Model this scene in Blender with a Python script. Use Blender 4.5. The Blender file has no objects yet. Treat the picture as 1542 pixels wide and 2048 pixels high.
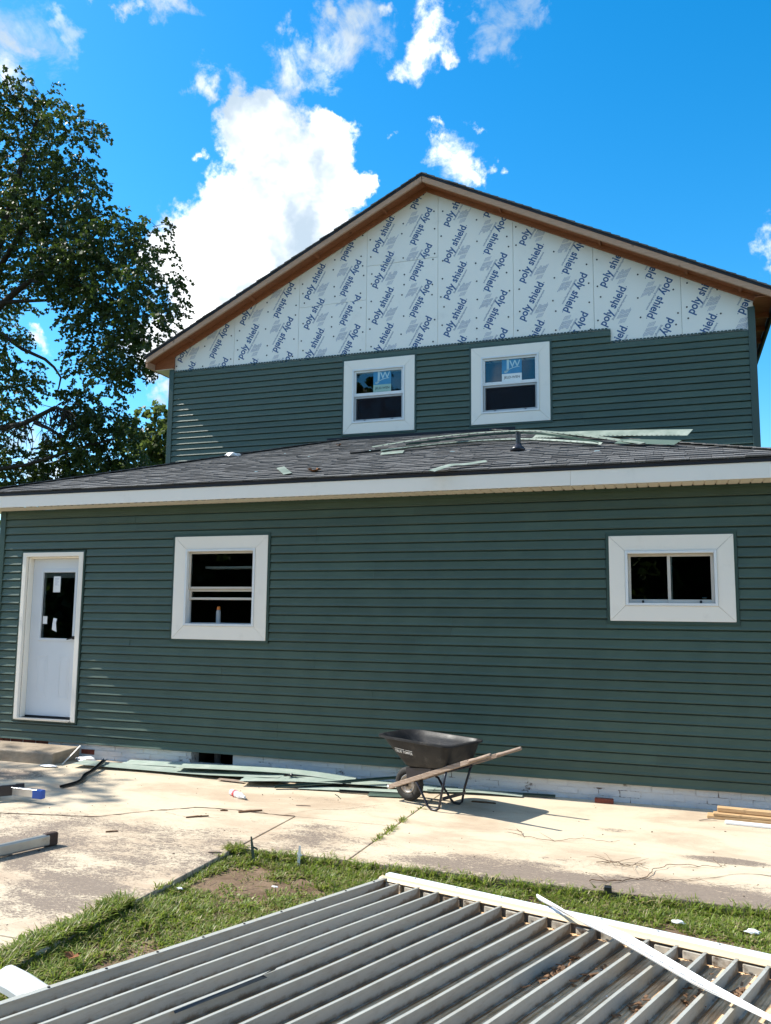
import bpy, bmesh, math, random
import numpy as np
from mathutils import Vector, Matrix, noise
CAM_LOC=(0.0000,-8.7445,1.8433)
CAM_R=[0.944927, 0.32712, 0.010298]
CAM_U=[0.029743, -0.117166, 0.992667]
CAM_F=[-0.325928, 0.937691, 0.120443]
CAM_LENS=38.5519
CLOUD_BIG=[(-0.4172, 0.7402, 0.5273, 0.0363), (-0.4114, 0.7531, 0.5134, 0.0515), (-0.3965, 0.7729, 0.4955, 0.0636), (-0.3506, 0.7916, 0.5005, 0.0454), (-0.3591, 0.8057, 0.471, 0.0545), (-0.3309, 0.8184, 0.4698, 0.0303), (-0.3124, 0.8254, 0.4703, 0.0182), (-0.4145, 0.7862, 0.4583, 0.0727), (-0.4614, 0.7755, 0.4308, 0.0606), (-0.4908, 0.7669, 0.4135, 0.0485), (-0.3965, 0.8155, 0.4216, 0.0787), (-0.4586, 0.8021, 0.3825, 0.0727), (-0.5043, 0.7812, 0.368, 0.0515), (-0.5275, 0.7549, 0.3898, 0.0363), (-0.4958, 0.802, 0.333, 0.0545), (-0.5434, 0.7853, 0.2966, 0.0424), (-0.3431, 0.7799, 0.5236, 0.0242), (-0.3904, 0.7458, 0.5398, 0.0212), (-0.4572, 0.7368, 0.4981, 0.0109), (-0.4815, 0.7261, 0.4908, 0.0085)]
CLOUD_MID=[(-0.5972, 0.5839, 0.5499, 0.0273), (-0.6082, 0.5906, 0.5304, 0.0254), (-0.5905, 0.5934, 0.547, 0.0182), (-0.5163, 0.616, 0.5949, 0.0097), (-0.5115, 0.6106, 0.6046, 0.0133), (-0.4963, 0.6373, 0.5895, 0.0109), (-0.4821, 0.6372, 0.6013, 0.0182), (-0.462, 0.6411, 0.6128, 0.0212), (-0.45, 0.7008, 0.5534, 0.0164), (-0.4473, 0.7088, 0.5455, 0.0121), (-0.3653, 0.7353, 0.5709, 0.0273), (-0.3598, 0.7494, 0.5559, 0.0212), (-0.336, 0.7404, 0.5821, 0.0254), (-0.3121, 0.7369, 0.5997, 0.0273), (-0.2936, 0.7352, 0.611, 0.0273), (-0.3286, 0.7361, 0.5917, 0.0242), (-0.3614, 0.7135, 0.6003, 0.0157), (-0.3263, 0.7165, 0.6165, 0.0157), (-0.2697, 0.7424, 0.6133, 0.0133), (-0.2194, 0.7646, 0.606, 0.0218), (-0.2299, 0.7728, 0.5916, 0.023), (-0.2423, 0.7774, 0.5805, 0.0206), (-0.2595, 0.7789, 0.5709, 0.0133), (-0.2158, 0.7813, 0.5857, 0.0133), (-0.2327, 0.8186, 0.5251, 0.0097), (-0.2326, 0.8263, 0.513, 0.0157), (-0.225, 0.8365, 0.4997, 0.023), (-0.2079, 0.8477, 0.488, 0.0254), (-0.1893, 0.8538, 0.485, 0.0157), (-0.6483, 0.704, 0.29, 0.0133), (-0.6485, 0.6996, 0.2999, 0.0085), (-0.6652, 0.7245, 0.1805, 0.0363), (-0.6591, 0.735, 0.1594, 0.0333), (-0.553, 0.7991, 0.2359, 0.017), (-0.5434, 0.7853, 0.2966, 0.0242), (-0.5371, 0.8044, 0.2539, 0.0182)]
CLOUD_FAINT=[(-0.4145, 0.7226, 0.5531, 0.0194), (-0.4227, 0.7156, 0.5561, 0.0121), (-0.552, 0.6025, 0.5765, 0.0133), (-0.5499, 0.6114, 0.569, 0.0151), (-0.1555, 0.7751, 0.6124, 0.0363), (-0.1344, 0.7733, 0.6197, 0.0303), (-0.1722, 0.7793, 0.6026, 0.0242), (-0.1533, 0.7896, 0.5942, 0.0273), (-0.2851, 0.8054, 0.5197, 0.0085), (-0.1595, 0.8594, 0.4858, 0.0085), (-0.1874, 0.8332, 0.5203, 0.0109), (0.1053, 0.9193, 0.3792, 0.0182), (0.11, 0.9132, 0.3924, 0.0182), (-0.2847, 0.7457, 0.6024, 0.0273), (-0.3042, 0.7457, 0.5927, 0.0212), (-0.3416, 0.7542, 0.5609, 0.0242), (-0.6631, 0.6816, 0.3094, 0.0085), (-0.5791, 0.5896, 0.563, 0.0363), (-0.1844, 0.7634, 0.6191, 0.0182), (-0.4452, 0.6608, 0.6043, 0.0121)]
TREE_BLOBS=[(-14.96, 6.0, 14.25, 0.55), (-15.88, 6.0, 14.1, 0.87), (-14.53, 6.5, 14.24, 0.65), (-12.94, 6.0, 12.98, 0.49), (-12.03, 5.5, 12.72, 0.25), (-15.04, 6.5, 13.31, 0.87), (-13.85, 6.5, 12.7, 0.67), (-15.58, 7.0, 12.2, 1.02), (-13.93, 6.5, 11.68, 0.85), (-12.72, 6.0, 11.85, 0.49), (-14.99, 7.0, 10.78, 1.07), (-13.35, 6.5, 10.7, 0.84), (-12.17, 6.0, 10.79, 0.57), (-11.7, 6.0, 9.88, 0.62), (-11.08, 5.5, 10.15, 0.35), (-10.84, 5.5, 9.83, 0.3), (-10.53, 5.5, 9.5, 0.32), (-10.49, 5.5, 8.83, 0.43), (-12.83, 6.5, 9.52, 0.82), (-14.17, 7.0, 10.01, 0.62), (-11.52, 6.0, 8.98, 0.67), (-10.22, 5.5, 9.96, 0.26), (-10.1, 5.5, 9.11, 0.28), (-9.87, 5.5, 8.75, 0.23), (-9.89, 5.5, 7.98, 0.31), (-9.73, 5.5, 8.29, 0.17), (-10.81, 6.0, 8.15, 0.55), (-12.28, 6.5, 8.48, 0.64), (-11.17, 6.0, 7.62, 0.49), (-10.59, 6.0, 7.56, 0.44), (-10.88, 6.0, 7.03, 0.35), (-12.45, 6.5, 7.9, 0.46), (-12.2, 6.5, 7.29, 0.46), (-11.52, 6.0, 6.74, 0.35), (-11.34, 6.0, 7.18, 0.44), (-12.85, 6.5, 7.58, 0.3), (-14.53, 6.0, 8.07, 0.4), (-14.96, 6.5, 7.53, 0.6), (-14.55, 6.5, 7.13, 0.42), (-13.34, 7.0, 6.61, 0.42), (-12.68, 7.0, 6.38, 0.59), (-12.17, 7.0, 6.11, 0.47), (-13.14, 7.0, 5.81, 0.47), (-12.55, 7.0, 5.54, 0.58), (-14.11, 7.5, 5.34, 0.55), (-13.36, 7.5, 5.12, 0.54), (-12.5, 7.5, 5.27, 0.6), (-15.24, 7.5, 5.15, 0.5), (-15.99, 7.5, 5.57, 0.51), (-15.78, 7.5, 5.04, 0.5), (-14.69, 7.5, 4.93, 0.37), (-15.35, 7.0, 6.44, 0.34), (-14.16, 7.0, 5.87, 0.22), (-15.68, 7.0, 9.55, 0.25), (-17.07, 7.0, 12.44, 1.44), (-16.99, 7.0, 9.71, 1.42), (-16.58, 7.0, 7.04, 1.26), (-13.28, 6.0, 9.62, 0.64), (-14.08, 6.0, 10.71, 0.71), (-12.31, 6.0, 9.85, 0.68), (-11.94, 6.5, 8.69, 0.58), (-13.07, 6.5, 8.81, 0.47)]
BUSH_BLOBS=[(-16.18, 14.0, 7.75, 0.66), (-15.82, 14.0, 8.23, 0.43), (-15.66, 14.0, 6.88, 0.74), (-16.44, 14.0, 7.09, 0.66), (-16.9, 14.0, 6.61, 0.66), (-15.92, 14.0, 6.39, 0.66), (-15.53, 14.5, 7.3, 1.0), (-16.67, 14.0, 7.69, 0.43), (-16.32, 14.0, 8.52, 0.27), (-17.27, 14.0, 6.2, 0.58), (-18.07, 14.0, 6.07, 0.5), (-15.11, 14.5, 6.44, 0.99)]
LIMBS={'main':[(-16.27, 6.3, 8.09), (-15.4, 6.3, 8.76), (-15.12, 6.3, 9.08), (-14.69, 6.3, 9.36), (-14.26, 6.3, 9.6), (-13.55, 6.3, 9.78), (-12.71, 6.3, 10.15)],'side':[(-15.13, 6.3, 9.14), (-14.75, 6.3, 9.14), (-14.23, 6.3, 9.1), (-13.57, 6.3, 9.04)],'droop':[(-15.56, 6.3, 8.77), (-14.75, 6.3, 8.19), (-14.36, 6.3, 7.93), (-13.68, 6.3, 7.62), (-13.4, 6.3, 7.4), (-13.19, 6.3, 7.14), (-13.23, 6.3, 6.91), (-13.3, 6.3, 6.73)],'dead':[(-16.22, 6.3, 5.85), (-15.32, 6.3, 6.02), (-14.72, 6.3, 6.06), (-14.14, 6.3, 6.13), (-13.65, 6.3, 6.31), (-13.31, 6.3, 6.44), (-13.09, 6.3, 6.37), (-12.88, 6.3, 6.29)],'deadb':[(-13.85, 6.3, 6.12), (-13.41, 6.3, 5.94), (-13.04, 6.3, 5.72)]}
TREE_BLOBS += [(-14.09, 7.5, 4.97, 0.49), (-15.05, 7.5, 4.7, 0.5), (-15.3, 7.0, 5.88, 0.29), (-12.5, 8.0, 5.04, 0.55), (-13.08, 8.0, 4.94, 0.55), (-13.91, 7.5, 5.65, 0.39), (-12.95, 7.0, 6.16, 0.47), (-14.44, 7.5, 4.68, 0.49), (-13.19, 6.8, 6.85, 0.28), (-12.71, 9.0, 5.15, 0.45)]
R = math.radians
scene = bpy.context.scene
COL = scene.collection
# ------------------------------------------------------------------ camera
cam_d = bpy.data.cameras.new('camera')
cam = bpy.data.objects.new('camera', cam_d)
COL.objects.link(cam)
cam_d.sensor_fit = 'HORIZONTAL'
cam_d.sensor_width = 36.0
cam_d.lens = CAM_LENS
cam_d.clip_start = 0.05
cam_d.clip_end = 5000.0
_r, _u, _f = CAM_R, CAM_U, CAM_F
cam.matrix_world = Matrix(((_r[0], _u[0], -_f[0], CAM_LOC[0]), (_r[1], _u[1], -_f[1], CAM_LOC[1]),
                           (_r[2], _u[2], -_f[2], CAM_LOC[2]), (0, 0, 0, 1)))
scene.camera = cam
# ------------------------------------------------------------------ exposure
scene.view_settings.view_transform = 'Standard'
scene.view_settings.look = 'None'
scene.view_settings.gamma = 1.0
scene.view_settings.use_curve_mapping = False
scene.view_settings.exposure = 0.96
scene.render.engine = 'CYCLES'
scene.cycles.max_bounces = 8
scene.cycles.transparent_max_bounces = 12
# ------------------------------------------------------------------ sun: light travels (1, .055, -1)
SUN_TO = Vector((-1.0, -0.065, 1.0)).normalized()
sun_d = bpy.data.lights.new('sun', 'SUN')
sun_d.energy = 4.8
sun_d.angle = R(0.53)
sun_d.color = (1.0, 0.955, 0.87)
sun = bpy.data.objects.new('sun', sun_d)
COL.objects.link(sun)
sun.rotation_euler = SUN_TO.to_track_quat('Z', 'Y').to_euler()
sun.location = (-20, -1, 20)
# ------------------------------------------------------------------ sky with clouds
world = bpy.data.worlds.new('World')
scene.world = world
world.use_nodes = True
nt = world.node_tree
nt.nodes.clear()


class NG:
    """small helper to wire shader nodes"""
    def __init__(s, nt): s.nt = nt
    def n(s, t, **kw):
        x = s.nt.nodes.new(t)
        for k, v in kw.items(): setattr(x, k, v)
        return x
    def l(s, a, b): s.nt.links.new(a, b)
    def put(s, v, sock):
        if isinstance(v, bpy.types.NodeSocket): s.l(v, sock)
        elif v is not None: sock.default_value = v
    def m(s, op, a, b=None, c=None, clamp=False):
        x = s.n('ShaderNodeMath', operation=op, use_clamp=clamp)
        s.put(a, x.inputs[0]); s.put(b, x.inputs[1]); s.put(c, x.inputs[2])
        return x.outputs[0]
    def vm(s, op, a, b=None, out=0):
        x = s.n('ShaderNodeVectorMath', operation=op)
        s.put(a, x.inputs[0]); s.put(b, x.inputs[1])
        return x.outputs[out]
    def noise(s, vec, scale, detail=3, rough=.5, dist=0, col=False):
        x = s.n('ShaderNodeTexNoise')
        s.put(vec, x.inputs['Vector'])
        x.inputs['Scale'].default_value = scale; x.inputs['Detail'].default_value = detail
        x.inputs['Roughness'].default_value = rough; x.inputs['Distortion'].default_value = dist
        return x.outputs['Color' if col else 'Fac']
    def mr(s, v, a, b, c=0., d=1., smooth=False):
        x = s.n('ShaderNodeMapRange', interpolation_type='SMOOTHSTEP' if smooth else 'LINEAR')
        s.put(v, x.inputs[0])
        for i, k in enumerate((a, b, c, d)): s.put(k, x.inputs[i + 1])
        return x.outputs[0]
    def mix(s, f, a, b, blend='MIX'):
        x = s.n('ShaderNodeMix', data_type='RGBA', blend_type=blend)
        s.put(f, x.inputs[0])
        for v, k in ((a, 6), (b, 7)):
            if isinstance(v, bpy.types.NodeSocket): s.l(v, x.inputs[k])
            else: x.inputs[k].default_value = (*v[:3], 1)
        return x.outputs[2]
    def ramp(s, v, stops):
        x = s.n('ShaderNodeValToRGB')
        s.put(v, x.inputs[0])
        e = x.color_ramp.elements
        while len(e) < len(stops): e.new(.5)
        for q, (p, c) in zip(e, stops): q.position = p; q.color = (*c, 1)
        return x.outputs[0]


g = NG(nt)
sky = g.n('ShaderNodeTexSky', sky_type='NISHITA')
sky.sun_disc = False
sky.sun_elevation = math.asin(SUN_TO.z)
sky.sun_rotation = math.atan2(SUN_TO.x, SUN_TO.y)
sky.altitude = 200
sky.air_density = 1.0
sky.dust_density = 0.4
sky.ozone_density = 3.0
tc = g.n('ShaderNodeTexCoord')
dirv = tc.outputs['Generated']
w1 = g.noise(dirv, 9, 5, .55, col=True)
w1 = g.vm('SUBTRACT', w1, (.5, .5, .5))
w2 = g.vm('SUBTRACT', g.noise(dirv, 34, 5, .62, col=True), (.5, .5, .5))


def warped(a1, a2):
    x = g.vm('MULTIPLY', w1, (a1,) * 3)
    y = g.vm('MULTIPLY', w2, (a2,) * 3)
    return g.vm('ADD', g.vm('ADD', dirv, x), y)


def blobs(vec, lst):
    acc = None
    for x, y, z, r in lst:
        d = g.vm('DISTANCE', vec, (x, y, z), out=1)
        v = g.m('MULTIPLY_ADD', d, -1.0 / r, 1.0)
        acc = v if acc is None else g.m('SMOOTH_MAX', acc, v, .25)
    return acc


fb = g.noise(dirv, 46, 8, .62)
fbs = g.m('SUBTRACT', fb, .5)
CLOUD_MID += CLOUD_BIG[-2:]
big = blobs(warped(.05, .045), CLOUD_BIG[:-2])
bigd = g.m('MULTIPLY_ADD', fbs, .9, big)
big = g.mr(bigd, -.02, .34, 0, 1, True)
fb2 = g.m('SUBTRACT', g.noise(dirv, 22, 9, .68, .6), .5)
mid = blobs(warped(.07, .05), CLOUD_MID)
mid = g.mr(g.m('MULTIPLY_ADD', fb2, 2.3, mid), -.1, 1.05, 0, 1, True)
fai = blobs(warped(.07, .06), CLOUD_FAINT)
fai = g.mr(g.m('MULTIPLY_ADD', fb2, 2.6, fai), .05, 1.1, 0, .55, True)
# unseen clouds round the dome, thickened as white fill, kept off the patch above
core = CAM_F
away = g.mr(g.vm('DOT_PRODUCT', dirv, core, out=1), .72, .6, 0, 1, True)
gen = g.mr(g.noise(dirv, 3.2, 8, .6, .3), .49, .62, 0, 1, True)
gen = g.m('MULTIPLY', gen, away)
al = g.m('MAXIMUM', g.m('MAXIMUM', big, mid), g.m('MAXIMUM', fai, gen))
sh = g.mr(g.noise(g.vm('ADD', warped(.03, .02), (.03, .0, -.03)), 6.5, 5, .55), .40, .60, 0, 1.0, True)
ccol = g.mix(sh, (.34, .42, .50), (1.0, 1.0, 1.0))
cst = g.n('ShaderNodeVectorMath', operation='SCALE')
g.l(ccol, cst.inputs[0]); cst.inputs[3].default_value = 9.5
hs = g.n('ShaderNodeHueSaturation')
hs.inputs['Hue'].default_value = .491
hs.inputs['Saturation'].default_value = 1.41
hs.inputs['Value'].default_value = 1.40
g.l(sky.outputs[0], hs.inputs['Color'])
fin = g.mix(al, hs.outputs[0], cst.outputs[0])
bg = g.n('ShaderNodeBackground')
bg.inputs[1].default_value = 0.10
g.l(fin, bg.inputs[0])
wo = g.n('ShaderNodeOutputWorld')
g.l(bg.outputs[0], wo.inputs[0])
# ------------------------------------------------------------------ materials
MATS = {}


def mat(name, base, rough=.6, var=.08, nscale=20., spec=.4, bump=0., bscale=60., metal=0., objvar=.0, stretch=(1, 1, 1), build=None, dirt=None, sheen=0.):
    m = bpy.data.materials.new(name)
    m.use_nodes = True
    t = m.node_tree
    t.nodes.clear()
    k = NG(t)
    out = k.n('ShaderNodeOutputMaterial')
    p = k.n('ShaderNodeBsdfPrincipled')
    p.inputs['Roughness'].default_value = rough
    p.inputs['Specular IOR Level'].default_value = spec
    p.inputs['Metallic'].default_value = metal
    p.inputs['Sheen Weight'].default_value = sheen; p.inputs['Sheen Roughness'].default_value = .5
    tc = k.n('ShaderNodeTexCoord')
    mp = k.n('ShaderNodeMapping')
    mp.inputs['Scale'].default_value = stretch
    k.l(tc.outputs['Object'], mp.inputs[0])
    vec = mp.outputs[0]
    if build:
        col, rg, h = build(k, vec, tc)
    else:
        n1 = k.noise(vec, nscale, 5, .6)
        a = tuple(c * (1 - var) for c in base); b = tuple(min(1, c * (1 + var)) for c in base)
        col = k.mix(k.mr(n1, .3, .7), a, b)
        if dirt:
            dc, dscale, lo, hi = dirt
            col = k.mix(k.mr(k.noise(vec, dscale, 6, .65), lo, hi, 0, 1, True), col, dc)
        rg = None; h = None
    if objvar:
        oi = k.n('ShaderNodeObjectInfo')
        f = k.mr(oi.outputs['Random'], 0, 1, 1 - objvar, 1 + objvar)
        sc = k.n('ShaderNodeVectorMath', operation='SCALE')
        k.l(col, sc.inputs[0]); k.l(f, sc.inputs[3])
        col = sc.outputs[0]
    k.l(col, p.inputs['Base Color'])
    if rg is not None: k.l(rg, p.inputs['Roughness'])
    if bump or h is not None:
        b = k.n('ShaderNodeBump')
        b.inputs['Strength'].default_value = bump or .4
        b.inputs['Distance'].default_value = .01
        if h is None: h = k.noise(vec, bscale, 5, .6)
        k.l(h, b.inputs['Height']); k.l(b.outputs[0], p.inputs['Normal'])
    k.l(p.outputs[0], out.inputs[0])
    MATS[name] = m
    return m


def leaf_mat(name, a, b, trans=.35):
    m = bpy.data.materials.new(name)
    m.use_nodes = True
    t = m.node_tree; t.nodes.clear(); k = NG(t)
    out = k.n('ShaderNodeOutputMaterial')
    ge = k.n('ShaderNodeNewGeometry')
    tc = k.n('ShaderNodeTexCoord')
    f = k.m('ADD', k.m('MULTIPLY', ge.outputs['Random Per Island'], .55), k.m('MULTIPLY', k.noise(tc.outputs['Object'], 1.3, 3), .45))
    col = k.mix(f, a, b)
    d = k.n('ShaderNodeBsdfPrincipled'); d.inputs['Roughness'].default_value = .5; d.inputs['Specular IOR Level'].default_value = .35
    tr = k.n('ShaderNodeBsdfTranslucent')
    k.l(col, d.inputs['Base Color'])
    k.l(k.mix(.6, col, tuple(min(1, c * 1.6) for c in b)), tr.inputs[0])
    mx = k.n('ShaderNodeMixShader'); mx.inputs[0].default_value = trans
    k.l(d.outputs[0], mx.inputs[1]); k.l(tr.outputs[0], mx.inputs[2])
    k.l(mx.outputs[0], out.inputs[0])
    MATS[name] = m
    return m


def glass_mat(name, tint=(.75, .8, .8), ior=1.5, boost=1.0):
    m = bpy.data.materials.new(name)
    m.use_nodes = True
    t = m.node_tree; t.nodes.clear(); k = NG(t)
    out = k.n('ShaderNodeOutputMaterial')
    fr = k.n('ShaderNodeFresnel'); fr.inputs[0].default_value = ior
    tr = k.n('ShaderNodeBsdfTransparent'); tr.inputs[0].default_value = (*tint, 1)
    gl = k.n('ShaderNodeBsdfGlossy'); gl.inputs['Roughness'].default_value = .01
    mx = k.n('ShaderNodeMixShader')
    k.l(k.m('MULTIPLY', fr.outputs[0], boost, clamp=True), mx.inputs[0]); k.l(tr.outputs[0], mx.inputs[1]); k.l(gl.outputs[0], mx.inputs[2])
    k.l(mx.outputs[0], out.inputs[0])
    MATS[name] = m
    return m


# ------------------------------------------------------------------ geometry helpers
class MB:
    def __init__(s): s.v = []; s.f = []; s.mi = []; s.cur = 0
    def add(s, vs, fs):
        b = len(s.v)
        s.v += [tuple(p) for p in vs]
        for f in fs: s.f.append([b + i for i in f]); s.mi.append(s.cur)
        return s
    def box(s, x0, x1, y0, y1, z0, z1):
        return s.add([(x0, y0, z0), (x1, y0, z0), (x1, y1, z0), (x0, y1, z0), (x0, y0, z1), (x1, y0, z1), (x1, y1, z1), (x0, y1, z1)],
                     [(0, 3, 2, 1), (4, 5, 6, 7), (0, 1, 5, 4), (1, 2, 6, 5), (2, 3, 7, 6), (3, 0, 4, 7)])
    def beam(s, a, b, w, h, up=(0, 0, 1), w2=None, h2=None):
        """box from a to b, w across, h along up"""
        a = Vector(a); b = Vector(b); d = (b - a).normalized(); up = Vector(up)
        sd = d.cross(up).normalized(); u = sd.cross(d).normalized()
        w2 = w if w2 is None else w2; h2 = h if h2 is None else h2
        vs = []
        for p, ww, hh in ((a, w, h), (b, w2, h2)):
            for i, j in ((-1, -1), (1, -1), (1, 1), (-1, 1)): vs.append(p + sd * (i * ww / 2) + u * (j * hh / 2))
        return s.add(vs, [(0, 1, 2, 3), (7, 6, 5, 4), (0, 4, 5, 1), (1, 5, 6, 2), (2, 6, 7, 3), (3, 7, 4, 0)])
    def tube(s, pts, rad, n=8, cap=True):
        pts = [Vector(p) for p in pts]
        rad = [rad] * len(pts) if not hasattr(rad, '__len__') else rad
        vs = []; fs = []
        ref = Vector((.13, .27, .95))
        pv = None
        for i, p in enumerate(pts):
            d = (pts[min(i + 1, len(pts) - 1)] - pts[max(i - 1, 0)]).normalized()
            if pv is None:
                a = d.cross(ref)
                if a.length < 1e-3: a = d.cross(Vector((1, 0, 0)))
            else: a = pv - d * pv.dot(d)
            a.normalize(); pv = a; b = d.cross(a)
            for j in range(n):
                t = 2 * math.pi * j / n
                vs.append(p + (a * math.cos(t) + b * math.sin(t)) * rad[i])
        for i in range(len(pts) - 1):
            for j in range(n):
                k = (j + 1) % n
                fs.append((i * n + j, i * n + k, (i + 1) * n + k, (i + 1) * n + j))
        if cap:
            fs.append(tuple(range(n))[::-1]); m = (len(pts) - 1) * n; fs.append(tuple(range(m, m + n)))
        return s.add(vs, fs)
    def prism(s, poly, z0, z1):
        n = len(poly)
        return s.add([(x, y, z0) for x, y in poly] + [(x, y, z1) for x, y in poly],
                     [tuple(range(n))[::-1], tuple(range(n, 2 * n))] + [(i, (i + 1) % n, (i + 1) % n + n, i + n) for i in range(n)])
    def sweep(s, path, prof, up=(0, 0, 1), ups=None, closed=True, caps=True):
        """profile (side, up) swept along path"""
        path = [Vector(p) for p in path]; n = len(prof); vs = []; fs = []
        for i, p in enumerate(path):
            d = (path[min(i + 1, len(path) - 1)] - path[max(i - 1, 0)]).normalized()
            uu = Vector(ups[i]) if ups else Vector(up)
            sd = d.cross(uu).normalized(); u = sd.cross(d).normalized()
            for a, b in prof: vs.append(p + sd * a + u * b)
        for i in range(len(path) - 1):
            for j in range(n if closed else n - 1):
                k = (j + 1) % n
                fs.append((i * n + j, i * n + k, (i + 1) * n + k, (i + 1) * n + j))
        if closed and caps:
            fs.append(tuple(range(n))[::-1]); m = (len(path) - 1) * n; fs.append(tuple(range(m, m + n)))
        return s.add(vs, fs)
    def mesh(s, name, mats, smooth=False):
        me = bpy.data.meshes.new(name)
        me.from_pydata([tuple(v) for v in s.v], [], s.f)
        mats = mats if isinstance(mats, (list, tuple)) else [mats]
        for m in mats: me.materials.append(MATS[m] if isinstance(m, str) else m)
        if len(mats) > 1: me.polygons.foreach_set('material_index', s.mi)
        if smooth: me.polygons.foreach_set('use_smooth', [True] * len(me.polygons))
        me.update()
        return me
    def build(s, name, mats, parent=None, smooth=False, fix=True):
        me = s.mesh(name, mats, smooth)
        if fix:
            bm = bmesh.new(); bm.from_mesh(me); bmesh.ops.recalc_face_normals(bm, faces=bm.faces); bm.to_mesh(me); bm.free()
        return link(name, me, parent)


def link(name, me, parent=None, loc=None, rot=None):
    o = bpy.data.objects.new(name, me)
    COL.objects.link(o)
    if parent is not None: o.parent = parent
    if loc is not None: o.location = loc
    if rot is not None: o.rotation_euler = rot
    return o


def tag(o, label=None, cat=None, group=None, kind=None):
    if label: o['label'] = label
    if cat: o['category'] = cat
    if group: o['group'] = group
    if kind: o['kind'] = kind
    return o


def empty(name, label, cat, group=None, loc=(0, 0, 0), rz=0, kind=None):
    o = bpy.data.objects.new(name, None)
    COL.objects.link(o)
    o.location = loc; o.rotation_euler = (0, 0, rz); o.empty_display_size = .2
    return tag(o, label, cat, group, kind)


def bevel(o, w=.004, seg=1):
    m = o.modifiers.new('bevel', 'BEVEL'); m.width = w; m.segments = seg; m.limit_method = 'ANGLE'
    return o


def rect_minus(x0, x1, z0, z1, holes):
    """split a rectangle round rectangular holes"""
    zs = sorted({z0, z1} | {min(max(h[k], z0), z1) for h in holes for k in (2, 3)})
    out = []
    for a, b in zip(zs, zs[1:]):
        if b - a < 1e-4: continue
        sp = [(x0, x1)]
        for h in holes:
            if h[2] < b - 1e-4 and h[3] > a + 1e-4:
                ns = []
                for p, q in sp:
                    if h[1] <= p or h[0] >= q: ns.append((p, q)); continue
                    if h[0] > p: ns.append((p, h[0]))
                    if h[1] < q: ns.append((h[1], q))
                sp = ns
        out += [(p, q, a, b) for p, q in sp if q - p > 1e-3]
    return out


_txt = {}


def text_mesh(body, bold=.0):
    """flat lettering as (verts, faces); unit: width 1"""
    if (body, bold) in _txt: return _txt[(body, bold)]
    c = bpy.data.curves.new('lettering', 'FONT')
    c.body = body; c.offset = bold; c.resolution_u = 3; c.space_character = 1.0
    o = bpy.data.objects.new('lettering', c)
    COL.objects.link(o)
    dg = bpy.context.evaluated_depsgraph_get()
    me = o.evaluated_get(dg).to_mesh()
    vs = [Vector(v.co) for v in me.vertices]; fs = [tuple(p.vertices) for p in me.polygons]
    o.evaluated_get(dg).to_mesh_clear()
    bpy.data.objects.remove(o); bpy.data.curves.remove(c)
    x0 = min(v.x for v in vs); w = max(v.x for v in vs) - x0
    vs = [Vector(((v.x - x0) / w, v.y / w, 0)) for v in vs]
    _txt[(body, bold)] = (vs, fs)
    return vs, fs


def put_text(mb, body, o, ax, ay, width, bold=.0):
    vs, fs = text_mesh(body, bold)
    o = Vector(o); ax = Vector(ax); ay = Vector(ay)
    mb.add([o + ax * (v.x * width) + ay * (v.y * width) for v in vs], fs)


rnd = random.Random(7)
# ------------------------------------------------------------------ the materials of this place
def _siding(k, v, tc):
    n = k.noise(v, 3.0, 4, .6)
    c = k.mix(k.mr(n, .3, .7), (.044, .078, .055), (.057, .096, .068))
    mp = k.n('ShaderNodeMapping'); mp.inputs['Scale'].default_value = (3, 60, 60); k.l(tc.outputs['Object'], mp.inputs[0])
    h = k.noise(mp.outputs[0], 6, 5, .65)
    dust = k.mr(k.noise(v, 1.7, 6, .7), .52, .8, 0, .10, True)
    c = k.mix(dust, c, (.20, .21, .17))
    return c, k.mr(n, .3, .7, .38, .52), h


mat('siding', None, sheen=.12, spec=.45, bump=.18, objvar=.09, build=_siding)
mat('scrap_siding_lit', None, spec=.6, bump=.12, objvar=.08, build=lambda k, v, tc: (  # siding green lightened to stand for full sun on the off-cuts
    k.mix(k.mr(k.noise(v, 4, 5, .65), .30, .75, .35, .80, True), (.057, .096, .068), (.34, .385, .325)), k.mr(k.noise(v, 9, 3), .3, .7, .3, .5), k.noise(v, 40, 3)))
mat('siding_trim', (.034, .066, .052), .42, .08, 3, .45, objvar=.04)
mat('black_plastic', (.014, .016, .018), .35, .2, 8, .5)
mat('white_vinyl', (.74, .75, .74), .42, .03, 4, .45, bump=.05, bscale=120, dirt=((.55, .52, .45), 3.5, .56, .85))
mat('trim_wood', None, spec=.35, bump=.12, objvar=.02, build=lambda k, v, tc: (
    k.mix(k.mr(k.noise(v, 5, 6, .7), .55, .85, 0, .35, True), (.87, .81, .71), (.62, .56, .48)), k.mr(k.noise(v, 6, 3), .3, .7, .45, .6), k.noise(v, 90, 4, .6)))
mat('fascia_paint', None, spec=.35, bump=.1, build=lambda k, v, tc: (
    k.mix(k.mr(k.noise(v, 2.5, 6, .7), .54, .8, 0, .4, True), (.87, .81, .72), (.60, .56, .48)), k.mr(k.noise(v, 6, 3), .3, .7, .45, .6), k.noise(v, 40, 4, .6)))
mat('soffit', (.66, .60, .50), .5, .05, 4, .4)
mat('foam', None, spec=.4, bump=.15, objvar=.02, build=lambda k, v, tc: (
    k.mix(k.mr(k.noise(v, 2.2, 7, .72), .55, .82, 0, .5, True), (.83, .81, .74), (.58, .56, .50)), k.mr(k.noise(v, 3, 3), .3, .7, .35, .5), k.noise(v, 70, 5, .6)))
mat('foam_ink', (.030, .100, .245), .5, .15, 12)
mat('foam_small_ink', (.30, .35, .46), .5, .3, 40)
mat('cap_plastic', (.02, .025, .03), .4, .1, 9)
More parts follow.
